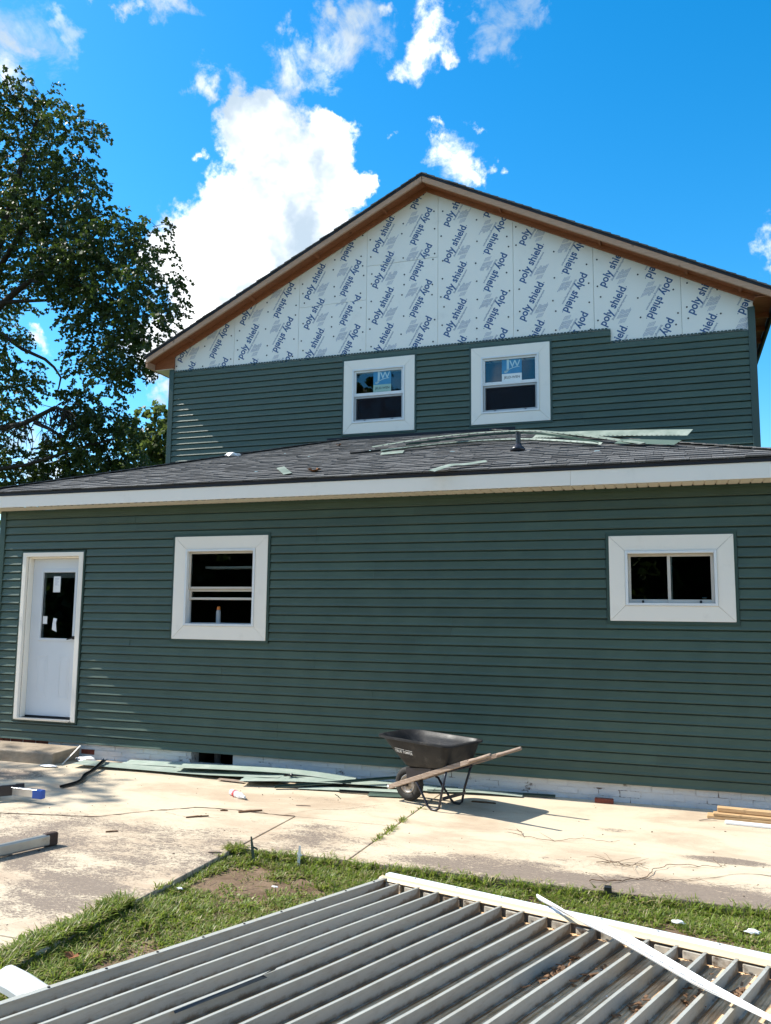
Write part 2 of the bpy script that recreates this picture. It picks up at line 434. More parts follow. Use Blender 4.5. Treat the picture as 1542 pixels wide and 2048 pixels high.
def _wood(k, v, tc, a, b):
    mp = k.n('ShaderNodeMapping'); mp.inputs['Scale'].default_value = (1.4, 14, 14); k.l(tc.outputs['Object'], mp.inputs[0])
    n = k.noise(mp.outputs[0], 5, 6, .65, .5)
    c = k.mix(k.mr(n, .3, .72), a, b)
    kn = k.mr(k.noise(v, 6, 2, .5), .70, .78, 0, .7, True)
    return k.mix(kn, c, tuple(x * .35 for x in b)), k.mr(n, .3, .7, .6, .8), n


mat('lumber_red', None, spec=.2, bump=.35, objvar=.08, build=lambda k, v, tc: _wood(k, v, tc, (.34, .130, .058), (.21, .075, .036)))


mat('lumber_rake', None, spec=.2, bump=.3, objvar=.06, build=lambda k, v, tc: _wood(k, v, tc, (.52, .33, .225), (.40, .235, .15)))
mat('lumber_fresh', None, spec=.25, bump=.25, objvar=.10, build=lambda k, v, tc: _wood(k, v, tc, (.52, .36, .19), (.36, .21, .10)))
mat('lumber_gray', None, spec=.2, bump=.6, objvar=.05, build=lambda k, v, tc: _wood(k, v, tc, (.36, .28, .22), (.19, .135, .10)))
mat('bark', None, spec=.1, bump=.8, build=lambda k, v, tc: _wood(k, v, tc, (.045, .036, .028), (.018, .015, .012)))


def _shingle(k, v, tc):
    oi = k.n('ShaderNodeObjectInfo')
    n = k.noise(v, 160, 3, .7)
    c = k.mix(k.mr(n, .35, .68), (.060, .060, .061), (.225, .222, .218))
    n2 = k.noise(v, 2.1, 5, .65)
    c = k.mix(k.mr(n2, .35, .7, 0, .45), c, (.105, .100, .092))
    ge = k.n('ShaderNodeNewGeometry')
    f = k.m('ADD', k.mr(oi.outputs['Random'], 0, 1, .62, 1.2), k.mr(ge.outputs['Random Per Island'], 0, 1, -.2, .22))
    sc = k.n('ShaderNodeVectorMath', operation='SCALE'); k.l(c, sc.inputs[0]); k.l(f, sc.inputs[3])
    return sc.outputs[0], None, n


mat('shingle', None, rough=.95, spec=.12, bump=.7, build=_shingle)
mat('drip_edge', (.010, .011, .016), .55, .1, 5)
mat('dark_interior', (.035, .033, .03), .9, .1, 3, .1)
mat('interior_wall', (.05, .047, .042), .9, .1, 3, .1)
mat('brick_white', None, spec=.25, bump=.8, objvar=.02, build=lambda k, v, tc: (
    k.mix(k.mr(k.noise(v, 7, 6, .72), .62, .70, 0, 1, True), k.mix(k.mr(k.noise(v, 3, 4), .4, .8, 0, .5), (.62, .63, .62), (.46, .45, .42)), (.16, .07, .05)), None, k.noise(v, 50, 6, .7)))
mat('brick_red', None, spec=.2, bump=.9, objvar=.15, build=lambda k, v, tc: (
    k.mix(k.mr(k.noise(v, 25, 5, .7), .35, .7), (.20, .055, .035), (.11, .03, .022)), None, k.noise(v, 60, 6, .7)))
mat('mortar', None, rough=.9, bump=.8, build=lambda k, v, tc: (
    k.mix(k.mr(k.noise(v, 5, 6, .7), .56, .64, 0, 1, True), (.60, .60, .58), (.12, .09, .07)), None, k.noise(v, 60, 5, .7)))
glass_mat('glass', boost=1.15)
glass_mat('glass_sky', boost=1.7)
def screen_mat():
    m = bpy.data.materials.new('screen_mesh'); m.use_nodes = True; t = m.node_tree; t.nodes.clear(); k = NG(t)
    out = k.n('ShaderNodeOutputMaterial'); tr = k.n('ShaderNodeBsdfTransparent'); d = k.n('ShaderNodeBsdfDiffuse'); d.inputs[0].default_value = (.02, .02, .025, 1)
    mx = k.n('ShaderNodeMixShader'); mx.inputs[0].default_value = .55
    k.l(tr.outputs[0], mx.inputs[1]); k.l(d.outputs[0], mx.inputs[2]); k.l(mx.outputs[0], out.inputs[0]); MATS['screen_mesh'] = m


screen_mat()
mat('screen_frame', (.42, .43, .43), .4, .05, 5, .5)
mat('sash_beige', (.56, .51, .44), .45, .06, 5, .4)
mat('sticker_blue', (.05, .24, .42), .4, .1, 9)
mat('sticker_green', (.30, .46, .40), .4, .06, 9)
mat('sticker_pale', (.42, .60, .64), .4, .06, 9)
mat('sticker_white', (.75, .78, .76), .5, .04, 9)
mat('ink_dark', (.02, .035, .035), .5, .1, 9)
mat('paper', (.78, .78, .76), .6, .05, 9)
mat('door_paint', (.66, .69, .71), .38, .02, 3, .45, bump=.06, bscale=90)
mat('aluminium', (.62, .63, .63), .32, .06, 20, .5, metal=.85)
mat('dull_aluminium', (.40, .40, .37), .42, .12, 6, .5, metal=.75, dirt=((.22, .19, .15), 5, .5, .8))
mat('pipe_grey', (.20, .20, .20), .5, .1, 8)
def _rib(k, v, tc):
    sp = k.n('ShaderNodeSeparateXYZ'); k.l(tc.outputs['Object'], sp.inputs[0])
    mp = k.n('ShaderNodeMapping'); mp.inputs['Scale'].default_value = (1, 2.2, 14); k.l(tc.outputs['Object'], mp.inputs[0])
    n = k.noise(mp.outputs[0], 3.2, 7, .7)
    c = k.mix(k.mr(n, .45, .75, 0, .6, True), (.345, .348, .312), (.24, .22, .17))
    # rust and mud that settled along the foot and at the gutter end
    foot = k.m('ADD', k.mr(sp.outputs[2], -.022, -.058, 0, .55), k.mr(sp.outputs[1], .22, .0, 0, .55))
    rust = k.mr(k.m('ADD', foot, k.noise(v, 11, 6, .7)), .80, 1.12, 0, .85, True)
    c = k.mix(rust, c, (.13, .085, .045))
    scr = k.mr(k.noise(mp.outputs[0], 38, 2, .5), .70, .74, 0, .5, True)
    return k.mix(scr, c, (.46, .46, .44)), k.mr(n, .3, .7, .4, .58), k.noise(v, 30, 4)


mat('rib_paint', None, spec=.4, bump=.14, objvar=.07, build=_rib)


def _pan(k, v, tc):
    mp = k.n('ShaderNodeMapping'); mp.inputs['Scale'].default_value = (30, 1.2, 1); k.l(tc.outputs['Object'], mp.inputs[0])
    st = k.noise(mp.outputs[0], 2.6, 6, .65, .3)
    c = k.mix(k.mr(st, .35, .65), (.46, .27, .125), (.80, .59, .38))
    c = k.mix(k.mr(k.noise(v, 4, 7, .7), .5, .72, 0, .85, True), c, (.10, .066, .040))
    c = k.mix(k.mr(k.noise(v, 9, 5, .6), .64, .72, 0, .7, True), c, (.48, .44, .38))
    return c, None, st


mat('pan_dirt', None, rough=.85, spec=.2, bump=.6, build=_pan)
mat('gutter_white', (.66, .68, .69), .4, .03, 4, .45, dirt=((.50, .44, .34), 6, .60, .85))
mat('gutter_cream', (.56, .44, .28), .5, .05, 5, .35, dirt=((.36, .28, .18), 8, .55, .85))
mat('tray_plastic', None, spec=.3, bump=.15, build=lambda k, v, tc: (
    k.mix(k.mr(k.noise(v, 9, 8, .75), .50, .72, 0, .5, True), (.012, .012, .013), (.085, .078, .070)), k.mr(k.noise(v, 5, 4), .3, .7, .42, .68), k.noise(v, 60, 4)))
mat('black_steel', (.010, .010, .016), .32, .2, 12, .5)
mat('rubber', (.028, .027, .026), .75, .25, 25, .3, bump=.3, bscale=60, dirt=((.10, .09, .075), 8, .5, .8))
mat('rim_steel', (.34, .32, .30), .42, .2, 14, .5, metal=.8, dirt=((.10, .075, .055), 9, .48, .7))
mat('rubber_brown', (.055, .034, .026), .7, .2, 12, .3)
mat('blue_plastic', (.012, .085, .42), .4, .08, 9, .5)
mat('clear_plastic', (.78, .79, .80), .25, .06, 20, .5, bump=.5, bscale=40)
mat('red_print', (.55, .06, .06), .5, .1, 9)
mat('leaf_brown', (.20, .085, .035), .8, .35, 14, .2, bump=.4)
mat('twig', (.15, .095, .060), .9, .3, 20, .1)
mat('wood_chip', (.15, .088, .050), .85, .35, 12, .15, objvar=.3)
mat('orange_plastic', (.75, .22, .03), .4, .05, 9)
leaf_mat('leaf_green', (.017, .032, .006), (.058, .090, .014), .30)
leaf_mat('leaf_light', (.040, .064, .013), (.115, .150, .032), .38)
leaf_mat('grass_blade', (.060, .105, .012), (.240, .300, .045), .38)
leaf_mat('grass_dry', (.17, .16, .055), (.34, .28, .14), .25)


def _concrete(k, v, tc):
    sp = k.n('ShaderNodeSeparateXYZ'); k.l(tc.outputs['Object'], sp.inputs[0])
    x, y = sp.outputs[0], sp.outputs[1]
    # paint worn off: along the lawn edge and in old patches
    fld = k.mr(y, -1.7, -2.75, 0., .13, True)
    for px, py, rx, ry, a in ((-3.85, -4.15, .55, .55, .09), (-.1, -2.62, 1.2, .34, .15), (-1.35, -2.45, .85, .30, .11), (-2.85, -2.05, .55, .5, .10), (-6.3, -1.0, 1.2, .5, .07),
                              (-3.1, -1.1, .9, .45, .08), (.32, -1.72, .55, .14, .24), (-.55, -1.12, .22, .12, .12), (-7.2, -1.2, .8, .7, .14), (-4.9, -3.4, .9, .6, .06)):
        d = k.m('SQRT', k.m('ADD', k.m('POWER', k.m('DIVIDE', k.m('SUBTRACT', x, px), rx), 2), k.m('POWER', k.m('DIVIDE', k.m('SUBTRACT', y, py), ry), 2)))
        fld = k.m('MULTIPLY_ADD', k.mr(d, 1, .2, 0, 1, True), a, fld)
    mp = k.n('ShaderNodeMapping'); mp.inputs['Scale'].default_value = (1, 1.9, 1); mp.inputs['Rotation'].default_value = (0, 0, .15); k.l(tc.outputs['Object'], mp.inputs[0])
    n1 = k.noise(mp.outputs[0], 1.6, 9, .66)
    n2 = k.noise(mp.outputs[0], 26, 7, .78, 1.2)
    s = k.m('ADD', k.m('ADD', k.m('MULTIPLY', n1, .40), k.m('MULTIPLY', n2, .60)), fld)
    k.m('ADD', 0, 0)
    fld2 = k.mr(y, -3.0, -4.8, 0, -.04, True)
    s = k.m('ADD', s, fld2)
    worn = k.mr(s, .628, .655, 0, 1, True)
    flk = k.mr(k.noise(mp.outputs[0], 30, 5, .6, 1.5), .575, .61, 0, 1, True)
    flk = k.m('MULTIPLY', flk, k.mr(k.noise(v, 2.3, 4), .38, .62, 0, 1, True))
    worn = k.m('MULTIPLY', worn, k.m('SUBTRACT', 1.0, flk))
    half = k.mr(s, .50, .66, 0, .45, True)
    paint = k.mix(k.mr(k.noise(mp.outputs[0], .9, 8, .68, .4), .42, .66, 0, 1, True), (.56, .47, .34), (.415, .32, .225))
    paint = k.mix(half, paint, (.40, .30, .21))
    bare = k.mix(k.mr(k.noise(v, 30, 5, .7), .3, .7), (.165, .130, .100), (.23, .182, .142))
    c = k.mix(worn, paint, bare)
    spk = k.mr(k.noise(v, 70, 3, .6), .70, .76, 0, .75, True)
    c = k.mix(spk, c, (.10, .075, .055))
    sc = k.mr(k.noise(mp.outputs[0], 34, 4, .6, 1.6), .61, .68, 0, .55, True)
    c = k.mix(sc, c, (.25, .19, .14))
    h = k.m('SUBTRACT', k.m('MULTIPLY', k.noise(v, 90, 5, .65), .5), k.m('MULTIPLY', worn, .8))
    return c, k.mr(worn, 0, 1, .62, .9), h


mat('concrete', None, spec=.25, bump=.45, build=_concrete)
mat('step_concrete', None, spec=.2, bump=.8, build=lambda k, v, tc: (
    k.mix(k.mr(k.noise(v, 5, 8, .7), .35, .7), (.36, .29, .21), (.21, .165, .12)), None, k.noise(v, 28, 7, .7)))
mat('soil', None, rough=.95, spec=.1, bump=1.0, build=lambda k, v, tc: (
    k.mix(k.mr(k.noise(v, 3, 8, .7), .35, .7), (.11, .072, .045), (.25, .175, .115)), None, k.noise(v, 30, 8, .75)))
mat('crack_dirt', (.085, .055, .038), .95, .3, 30, .1)
mat('closure_foam', (.40, .37, .31), .8, .25, 9, .2, dirt=((.10, .07, .045), 12, .45, .7))
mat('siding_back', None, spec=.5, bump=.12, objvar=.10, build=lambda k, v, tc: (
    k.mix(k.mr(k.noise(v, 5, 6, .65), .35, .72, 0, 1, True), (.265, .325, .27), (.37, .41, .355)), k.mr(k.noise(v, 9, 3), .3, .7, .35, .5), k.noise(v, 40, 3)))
# ------------------------------------------------------------------ the house
YU = 3.498
C = 0.1016
house = empty('house', 'two-storey house with dark green siding and unfinished white foam-board gable', 'house', loc=(0, 0, 0))
LX0, LX1 = -8.49, 1.03          # one-storey wing
UX0, UX1 = -8.325, 1.185        # two-storey part
Z0 = .18
HOLES_L = [(-8.087, -7.125, .43, 2.572), (-5.767, -4.497, 1.497, 2.735), (-.607, .575, 1.781, 2.641)]
HOLES_U = [(-4.996, -3.783, 4.708, 5.930), (-2.862, -1.651, 4.722, 5.938)]

# walls behind the cladding
b = MB()
op = [(-8.03, -7.19, .455, 2.52), (-5.61, -4.655, 1.655, 2.582), (-.455, .42, 1.933, 2.488)]
for x0, x1, z0, z1 in rect_minus(LX0 + .02, LX1 - .02, .19, 3.14, op): b.box(x0, x1, .03, .16, z0, z1)
b.box(LX0 + .02, LX0 + .15, .161, YU, .19, 3.14); b.box(LX1 - .15, LX1 - .02, .161, YU, .19, 3.14)
b.box(LX0 + .16, LX1 - .16, 3.2, 3.25, .0, 3.14)      # inner wall that closes the rooms
b.box(LX0 + .16, LX1 - .16, .17, 3.19, 3.0, 3.12)     # ceiling
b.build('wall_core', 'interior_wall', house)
b = MB()
opu = [(-4.845, -3.945, 4.875, 5.775), (-2.706, -1.812, 4.882, 5.782)]
for x0, x1, z0, z1 in rect_minus(UX0 + .03, UX1 - .03, 3.3, 6.2, opu): b.box(x0, x1, YU + .05, YU + .18, z0, z1)
b.box(UX0 + .03, UX0 + .15, YU + .181, 12, 0, 6.2); b.box(UX1 - .15, UX1 - .03, YU + .181, 12, 0, 6.2)
b.box(UX0 + .03, UX1 - .03, 12.001, 12.15, 0, 6.2)
b.box(UX0 + .16, UX1 - .16, 6.5, 6.6, 3.3, 6.1)
b.box(UX0 + .16, UX1 - .16, YU + .19, 6.4, 6.05, 6.15)
b.add([(UX0 + .05, YU + .05, 6.19), (UX1 - .05, YU + .05, 6.19), (-3.57, YU + .05, 8.5)], [(0, 1, 2)])
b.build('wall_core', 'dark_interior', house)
# side cladding (seen edge-on from here)
for sx, xx, ya, yb, za, zb in ((-1, LX0, .0, YU, Z0, 3.13), (1, LX1, .0, YU, Z0, 3.13), (-1, UX0, YU, 12.1, 3.3, 6.2), (1, UX1, YU, 12.1, 3.3, 6.2)):
    b = MB(); n = int((zb - za) / C)
    for i in range(n):
        z = za + i * C
        b.add([(xx - sx * .0, ya, z + C), (xx + sx * .012, ya, z), (xx - sx * .02, ya, z), (xx - sx * .0, yb, z + C), (xx + sx * .012, yb, z), (xx - sx * .02, yb, z)],
              [(0, 1, 4, 3), (1, 2, 5, 4)])
    b.build('side_siding', 'siding', house)


def row_pieces(x0, x1, z, holes):
    """(x0, x1, z0, z1) pieces of the course that starts at z, cut round the openings"""
    xs = sorted({x0, x1} | {min(max(h[k], x0), x1) for h in holes for k in (0, 1)})
    out = []
    for p, q in zip(xs, xs[1:]):
        if q - p < 1e-4: continue
        lo, hi = z, z + C
        for h in holes:
            if h[0] < q - 1e-4 and h[1] > p + 1e-4:
                if h[2] <= z + 1e-4 and h[3] >= z + C - 1e-4: lo = hi
                elif z < h[2] < z + C: hi = min(hi, h[2])
                elif z < h[3] < z + C: lo = max(lo, h[3])
        if hi - lo < .012: continue
        if out and abs(out[-1][1] - p) < 1e-4 and out[-1][2] == lo and out[-1][3] == hi: out[-1] = (out[-1][0], q, lo, hi)
        else: out.append((p, q, lo, hi))
    return out


def board(x0, x1, z, yb, h=C, zrow=None):
    """one course of clapboard, gently wavy"""
    b = MB(); n = max(2, int((x1 - x0) / .45) + 1); vs = []; fs = []
    st = [(.016, 0), (-.0148, 0), (-.0160, .004), (-.0118, .0165), (-.0076, .030), (-.0030, C - .0165), (.016, C - .0150), (.016, C - .001)]
    off = 0 if zrow is None else z - zrow
    if off > 1e-4:                                       # lower part cut away over an opening
        yc = np.interp(off, [p[1] for p in st[2:6]], [p[0] for p in st[2:6]])
        st = [(.012, 0), (float(yc), 0)] + [(y, zz - off) for y, zz in st if zz > off + .002]
    elif h < C - 1e-4:
        st = [p for p in st if p[1] < h - .002]
        yc = np.interp(h, [.004, .0165, .030, C - .0165], [-.016, -.0118, -.0076, -.0030])
        st += [(float(yc), h), (.012, h)]
    for i in range(n):
        x = x0 + (x1 - x0) * i / (n - 1)
        w = rnd.uniform(-.0013, .0013); dz = rnd.uniform(-.0014, .0014)
        for j, (y, zz) in enumerate(st): vs.append((x, yb + y + w * (1 if j in (1, 2, 3, 4, 5) else 0), z + zz + (dz if j in (0, 1, 2) else 0)))
    m = len(st)
    for i in range(n - 1):
        for j in range(m - 1): fs.append((i * m + j, i * m + j + 1, (i + 1) * m + j + 1, (i + 1) * m + j))
    fs.append(tuple(range(m))); fs.append(tuple(range((n - 1) * m, n * m)))
    b.add(vs, fs)
    return b.build('siding_board', 'siding', house)


SEAMS = {}
for n in range(29):
    if n % 2 == 0: seam = [[-6.95, -2.3], [-4.35, -.2], [-5.63, -1.5], [-3.2], [-5.1, .0], [-3.9, -1.0], [-6.4, -2.7]][(n // 2) % 7]
    z = Z0 + C * n
    segs = row_pieces(LX0 + .07, LX1 - .07, z, [(h[0] - .034, h[1] + .034, h[2] - .03, h[3] + .03) for h in HOLES_L])
    for x0, x1, a, c in segs:
        xs = [x0] + [s for s in seam if x0 + .3 < s < x1 - .3] + [x1]
        for i, (p, q) in enumerate(zip(xs, xs[1:])):
            board(p, q + (.03 if q != x1 else 0), a, 0.0 + (.0026 if i % 2 else 0), c - a, z)
ZU = 5.937 - 19 * C
for n in range(0, 20):
    z = ZU + C * n
    if z < 3.95: continue
    if n % 2 == 0: seam = [[-6.2], [-3.3, -.4], [-5.4], [-1.2], [-7.0, -3.3]][(n // 2) % 5]
    xr = UX1 - .07
    if z > 5.80: xr = -.757
    segs = row_pieces(UX0 + .07, xr, z, [(h[0] - .03, h[1] + .03, h[2] - .03, h[3] + .03) for h in HOLES_U])
    for x0, x1, a, c in segs:
        xs = [x0] + [s for s in seam if x0 + .3 < s < x1 - .3] + [x1]
        for i, (p, q) in enumerate(zip(xs, xs[1:])):
            board(p, q + (.03 if q != x1 else 0), a, YU + (.0026 if i % 2 else 0), c - a, z)
# nailing hem showing above the last courses
b = MB()
def hem(x0, x1, z):
    x = x0
    b.box(x0, x1, YU - .001, YU + .004, z + .001, z + .012)
    while x < x1 - .05:
        b.box(x + .006, min(x + .044, x1), YU - .0015, YU + .003, z + .013, z + .027); x += .05
hem(UX0 + .08, -.757, ZU + C * 20 - .002); hem(-.755, UX1 - .09, ZU + C * 18 - .002)
b.build('nail_hem', 'siding_trim', house)

# corner posts
for xx, ya, za, zb in ((LX0, 0, Z0 - .005, 3.128), (LX1, 0, Z0 - .005, 3.128), (UX0, YU, 3.6, 6.075), (UX1, YU, 3.6, 6.16)):
    s = -1 if xx < -4 else 1
    b = MB()
    b.box(min(xx + s * .02, xx - s * .075), max(xx + s * .02, xx - s * .075), ya - .022, ya + .004, za, zb)
    b.box(min(xx + s * .021, xx + s * .003), max(xx + s * .021, xx + s * .003), ya + .0045, ya + .09, za, zb)
    bevel(b.build('corner_post', 'siding_trim', house), .004)
b = MB(); b.box(UX1 - .055, UX1 - .005, YU - .004, YU + .02, 6.162, 6.235); b.build('corner_block', 'trim_wood', house)

# foundation
fnd = bpy.data.objects.new('foundation', None); COL.objects.link(fnd); fnd.parent = house
b = MB()
for x0, x1, z0, z1 in rect_minus(LX0 + .03, LX1 - .03, -.25, .188, [(-5.46, -4.9, .03, .188)]): b.box(x0, x1, .0285, .2, z0, z1)
b.build('mortar_bed', 'mortar', fnd)
b = MB(); b.box(-5.5, -4.85, .6, .64, -.2, .4); b.box(-5.52, -5.461, .201, .6, -.2, .4); b.box(-4.899, -4.84, .201, .6, -.2, .4)
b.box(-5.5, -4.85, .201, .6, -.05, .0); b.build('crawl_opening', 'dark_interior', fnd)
bm_ = []
for q in range(6):
    r_ = random.Random(q)
    m = MB(); j = lambda: r_.uniform(-.0035, .0035)
    vs = [(x + j(), y + j(), z + j()) for z in (0, .056) for x, y in ((0, 0), (.193, 0), (.193, .09), (0, .09))]
    m.add(vs, [(0, 3, 2, 1), (4, 5, 6, 7), (0, 1, 5, 4), (1, 2, 6, 5), (2, 3, 7, 6), (3, 0, 4, 7)])
    bm_.append((m.mesh('brick', 'brick_white'), m.mesh('brick', 'brick_red')))
for row in range(3):
    x = LX0 + .04 + (.1 if row % 2 else 0) - .1
    while x < LX1 - .05:
        z = -.012 + row * .064
        if not (-5.47 < x + .19 and x < -4.9 and z > -.0):
            red = (x < -7.6 and rnd.random() < .8) or (-7.12 < x < -6.98) or (-5.7 < x < -5.5 and row == 1)
            o = link('brick', bm_[rnd.randrange(6)][1 if red else 0], fnd)
            o.location = (max(x, LX0 + .03), .024 + rnd.uniform(-.003, .004), z)
        x += .2025
b = MB(); b.tube([(-5.27, .32, -.05), (-5.275, .32, .3)], .042, 12); b.build('drain_pipe', 'pipe_grey', fnd, smooth=False)

# fascia, soffit, drip edge
OV = .29
b = MB()
for i, (x0, x1) in enumerate(((LX0 - OV, -4.62), (-4.618, -.95), (-.948, LX1 + OV))): b.box(x0, x1, -OV - .02 - .0015 * (i % 2), -OV, 3.142 - .002 * i, 3.292)
b.box(LX0 - OV - .02, LX0 - OV - .001, -OV + .001, YU, 3.14, 3.29); b.box(LX1 + OV + .001, LX1 + OV + .02, -OV + .001, YU, 3.14, 3.29)
b.build('fascia', 'fascia_paint', house)
b = MB(); x = LX0 - OV
prof = []
while x < LX1 + OV:
    prof += [(x, 3.136), (x + .088, 3.136), (x + .094, 3.149), (x + .100, 3.149), (x + .106, 3.136)]; x += .106
for y in (-OV - .004, .0): b.v += [(px_, y, pz_) for px_, pz_ in prof]
n = len(prof); b.f = [[i, i + 1, n + i + 1, n + i] for i in range(n - 1)]; b.mi = [0] * (n - 1)
b.box(LX0 - OV, LX0 - .001, .001, YU, 3.138, 3.142)
b.build('soffit_panel', 'soffit', house)
b = MB(); b.box(LX0 - .02, LX1 + .02, -.014, .012, 3.108, 3.133); b.build('soffit_channel', 'siding_trim', house)

# ------------------------------------------------------------------ windows
def window(x0, x1, z0, z1, ix0, ix1, iz0, iz1, yb, kind):
    """outer trim rectangle, inner frame rectangle, wall face y"""
    w = bpy.data.objects.new('window', None); COL.objects.link(w); w.parent = house
    w.location = ((x0 + x1) / 2, yb, z0)
    L = Vector(w.location)
    def P(bb, name, mm, **k):
        bb.v = [(v[0] - L.x, v[1] - L.y, v[2] - L.z) for v in bb.v]
        return bb.build(name, mm, w, **k)
    t = .022                                            # mitred trim boards
    for k, q in enumerate((((x0, z0), (x1, z0), (ix1, iz0), (ix0, iz0)), ((x1, z0), (x1, z1), (ix1, iz1), (ix1, iz0)),
                           ((x1, z1), (x0, z1), (ix0, iz1), (ix1, iz1)), ((x0, z1), (x0, z0), (ix0, iz0), (ix0, iz1)))):
        m = MB(); c = Vector((sum(a for a, _ in q) / 4, sum(a for _, a in q) / 4))
        qq = [Vector(a) + (c - Vector(a)).normalized() * .0012 for a in q]
        f = yb - t - .0015 * (k % 2)
        m.add([(a.x, f, a.y) for a in qq] + [(a.x, yb + .01, a.y) for a in qq], [(0, 1, 2, 3), (7, 6, 5, 4)] + [(i, (i + 1) % 4, (i + 1) % 4 + 4, i + 4) for i in range(4)])
        bevel(P(m, 'trim_board', 'trim_wood'), .002)
    m = MB(); j = .03                                    # green receiving channel round the trim
    for a, c, d, e in ((x0 - j, x0 - .001, z0 - j, z1 + j), (x1 + .001, x1 + j, z0 - j, z1 + j)): m.box(a, c, yb - .018, yb + .01, d, e)
    for d, e in ((z0 - j, z0 - .001), (z1 + .001, z1 + j)): m.box(x0 - .001, x1 + .001, yb - .0175, yb + .01, d, e)
    P(m, 'trim_channel', 'siding_trim')
    def ring(a0, a1, c0, c1, th, y0, y1, name, mm, tb=None):
        m = MB(); tb = th if tb is None else tb
        m.box(a0, a0 + th, y0, y1, c0, c1); m.box(a1 - th, a1, y0, y1, c0, c1)
        m.box(a0 + th, a1 - th, y0 + .0007, y1, c1 - th, c1); m.box(a0 + th, a1 - th, y0 + .0007, y1, c0, c0 + tb)
        return bevel(P(m, name, mm), .002)
    fr = 'white_vinyl'
    ring(ix0 + .001, ix1 - .001, iz0 + .001, iz1 - .001, .026, yb - .034, yb + .09, 'frame', fr)
    def pane(a0, a1, c0, c1, y, mm='glass'):
        m = MB(); m.box(a0, a1, y, y + .005, c0, c1); return P(m, 'pane', mm)
    a0, a1, c0, c1 = ix0 + .028, ix1 - .028, iz0 + .028, iz1 - .028
    if kind == 'upper':
        mz = c0 + (c1 - c0) * .53
        ring(a0, a1, mz - .03, c1, .030, yb - .008, yb + .03, 'sash', fr, .05); pane(a0 + .03, a1 - .03, mz + .02, c1 - .03, yb + .012, 'glass_sky')
        ring(a0 + .006, a1 - .006, c0, mz - .032, .036, yb + .032, yb + .06, 'sash', fr); pane(a0 + .04, a1 - .04, c0 + .036, mz - .06, yb + .045, 'glass_sky')
        ring(a0 + .002, a1 - .002, c0 + .002, mz - .033, .03, yb + .008, yb + .02, 'screen_frame', 'screen_frame')
        m = MB(); m.box(a0 + .03, a1 - .03, yb + .0135, yb + .0145, c0 + .03, mz - .06); P(m, 'insect_screen', 'screen_mesh')
        m = MB()
        for u in (.22, .78): m.box(a0 + (a1 - a0) * u - .012, a0 + (a1 - a0) * u + .012, yb + .0, yb + .0075, c0 + .006, c0 + .026)
        P(m, 'latch', 'black_plastic')
    elif kind == 'hung':
        s = 'sash_beige'
        ring(a0, a1, c0 + .415, c1, .026, yb + .012, yb + .034, 'sash', s); pane(a0 + .026, a1 - .026, c0 + .44, c1 - .026, yb + .022)
        ring(a0 + .003, a1 - .003, c0 + .285, c0 + .413, .028, yb + .036, yb + .058, 'sash', s); pane(a0 + .03, a1 - .03, c0 + .31, c0 + .39, yb + .046)
        ring(a0 + .001, a1 - .001, c0 + .001, c1 - .001, .010, yb + .060, yb + .075, 'screen_frame', 'screen_frame')
    else:
        xm = (a0 + a1) / 2 - .005; s = 'sash_beige'
        ring(a0, xm + .022, c0, c1, .026, yb + .034, yb + .058, 'sash', s, .036); pane(a0 + .026, xm - .004, c0 + .036, c1 - .026, yb + .045)
        ring(xm - .024, a1, c0 + .001, c1 - .001, .030, yb + .012, yb + .032, 'sash', s, .034); pane(xm + .006, a1 - .03, c0 + .034, c1 - .03, yb + .02)
        m = MB()
        for u in (.17, .84): m.box(a0 + (a1 - a0) * u - .011, a0 + (a1 - a0) * u + .011, yb + .002, yb + .0115, c0 + .0, c0 + .026)
        P(m, 'latch', 'black_plastic')
    return w, P, (a0, a1, c0, c1)


wl, PL, _ = window(-5.767, -4.497, 1.497, 2.735, -5.607, -4.657, 1.657, 2.580, 0., 'hung')
wr, PR, _ = window(-.607, .575, 1.781, 2.641, -.452, .418, 1.935, 2.486, 0., 'slider')
w1, P1, _ = window(-4.996, -3.783, 4.708, 5.930, -4.843, -3.948, 4.878, 5.773, YU, 'upper')
w2, P2, _ = window(-2.862, -1.651, 4.722, 5.938, -2.705, -1.815, 4.884, 5.781, YU, 'upper')
wl['label'] = 'double-hung window with wide white trim beside the door'
wr['label'] = 'low sliding window with two dark panes at the right end'
w1['label'] = 'upper window with sticker on darker glass, left of the pair'
w2['label'] = 'upper window with sticker on sky-reflecting glass'


def maker_sticker(P, x0, z1, dark):
    m = MB(); y = YU + .0085; w = .305; h = .365; zs = z1 - .245
    m.cur = 0; m.box(x0, x0 + w, y, y + .0016, zs, z1)
    m.cur = 1; m.box(x0, x0 + w, y + .0002, y + .0016, z1 - h, zs - .0005)
    m.cur = 2
    put_text(m, 'J', (x0 + .035, y - .0012, zs + .085), (1, 0, 0), (0, 0, 1), .075, .01)
    put_text(m, 'W', (x0 + .115, y - .0012, zs + .095), (1, 0, 0), (0, 0, 1), .17, .01)
    pts = []
    for i in range(9):                                      # the swoosh under the letters
        t = i / 8; pts.append((x0 + .03 + t * .24, y - .0012, zs + .02 + .075 * math.sin(t * 1.7)))
    for p, q in zip(pts, pts[1:]):
        th = .011
        m.add([p, q, (q[0], q[1], q[2] + th), (p[0], p[1], p[2] + th)], [(0, 1, 2, 3)])
    m.cur = 3
    put_text(m, 'JELD-WEN', (x0 + .03, y - .001, z1 - h + .045), (1, 0, 0), (0, 0, 1), .245, .008)
    return P(m, 'sticker', ['sticker_blue', 'sticker_green' if dark else 'sticker_white', 'sticker_pale', 'ink_dark'], fix=False)


maker_sticker(P1, -4.49, 5.742, True)
maker_sticker(P2, -2.385, 5.742, False)

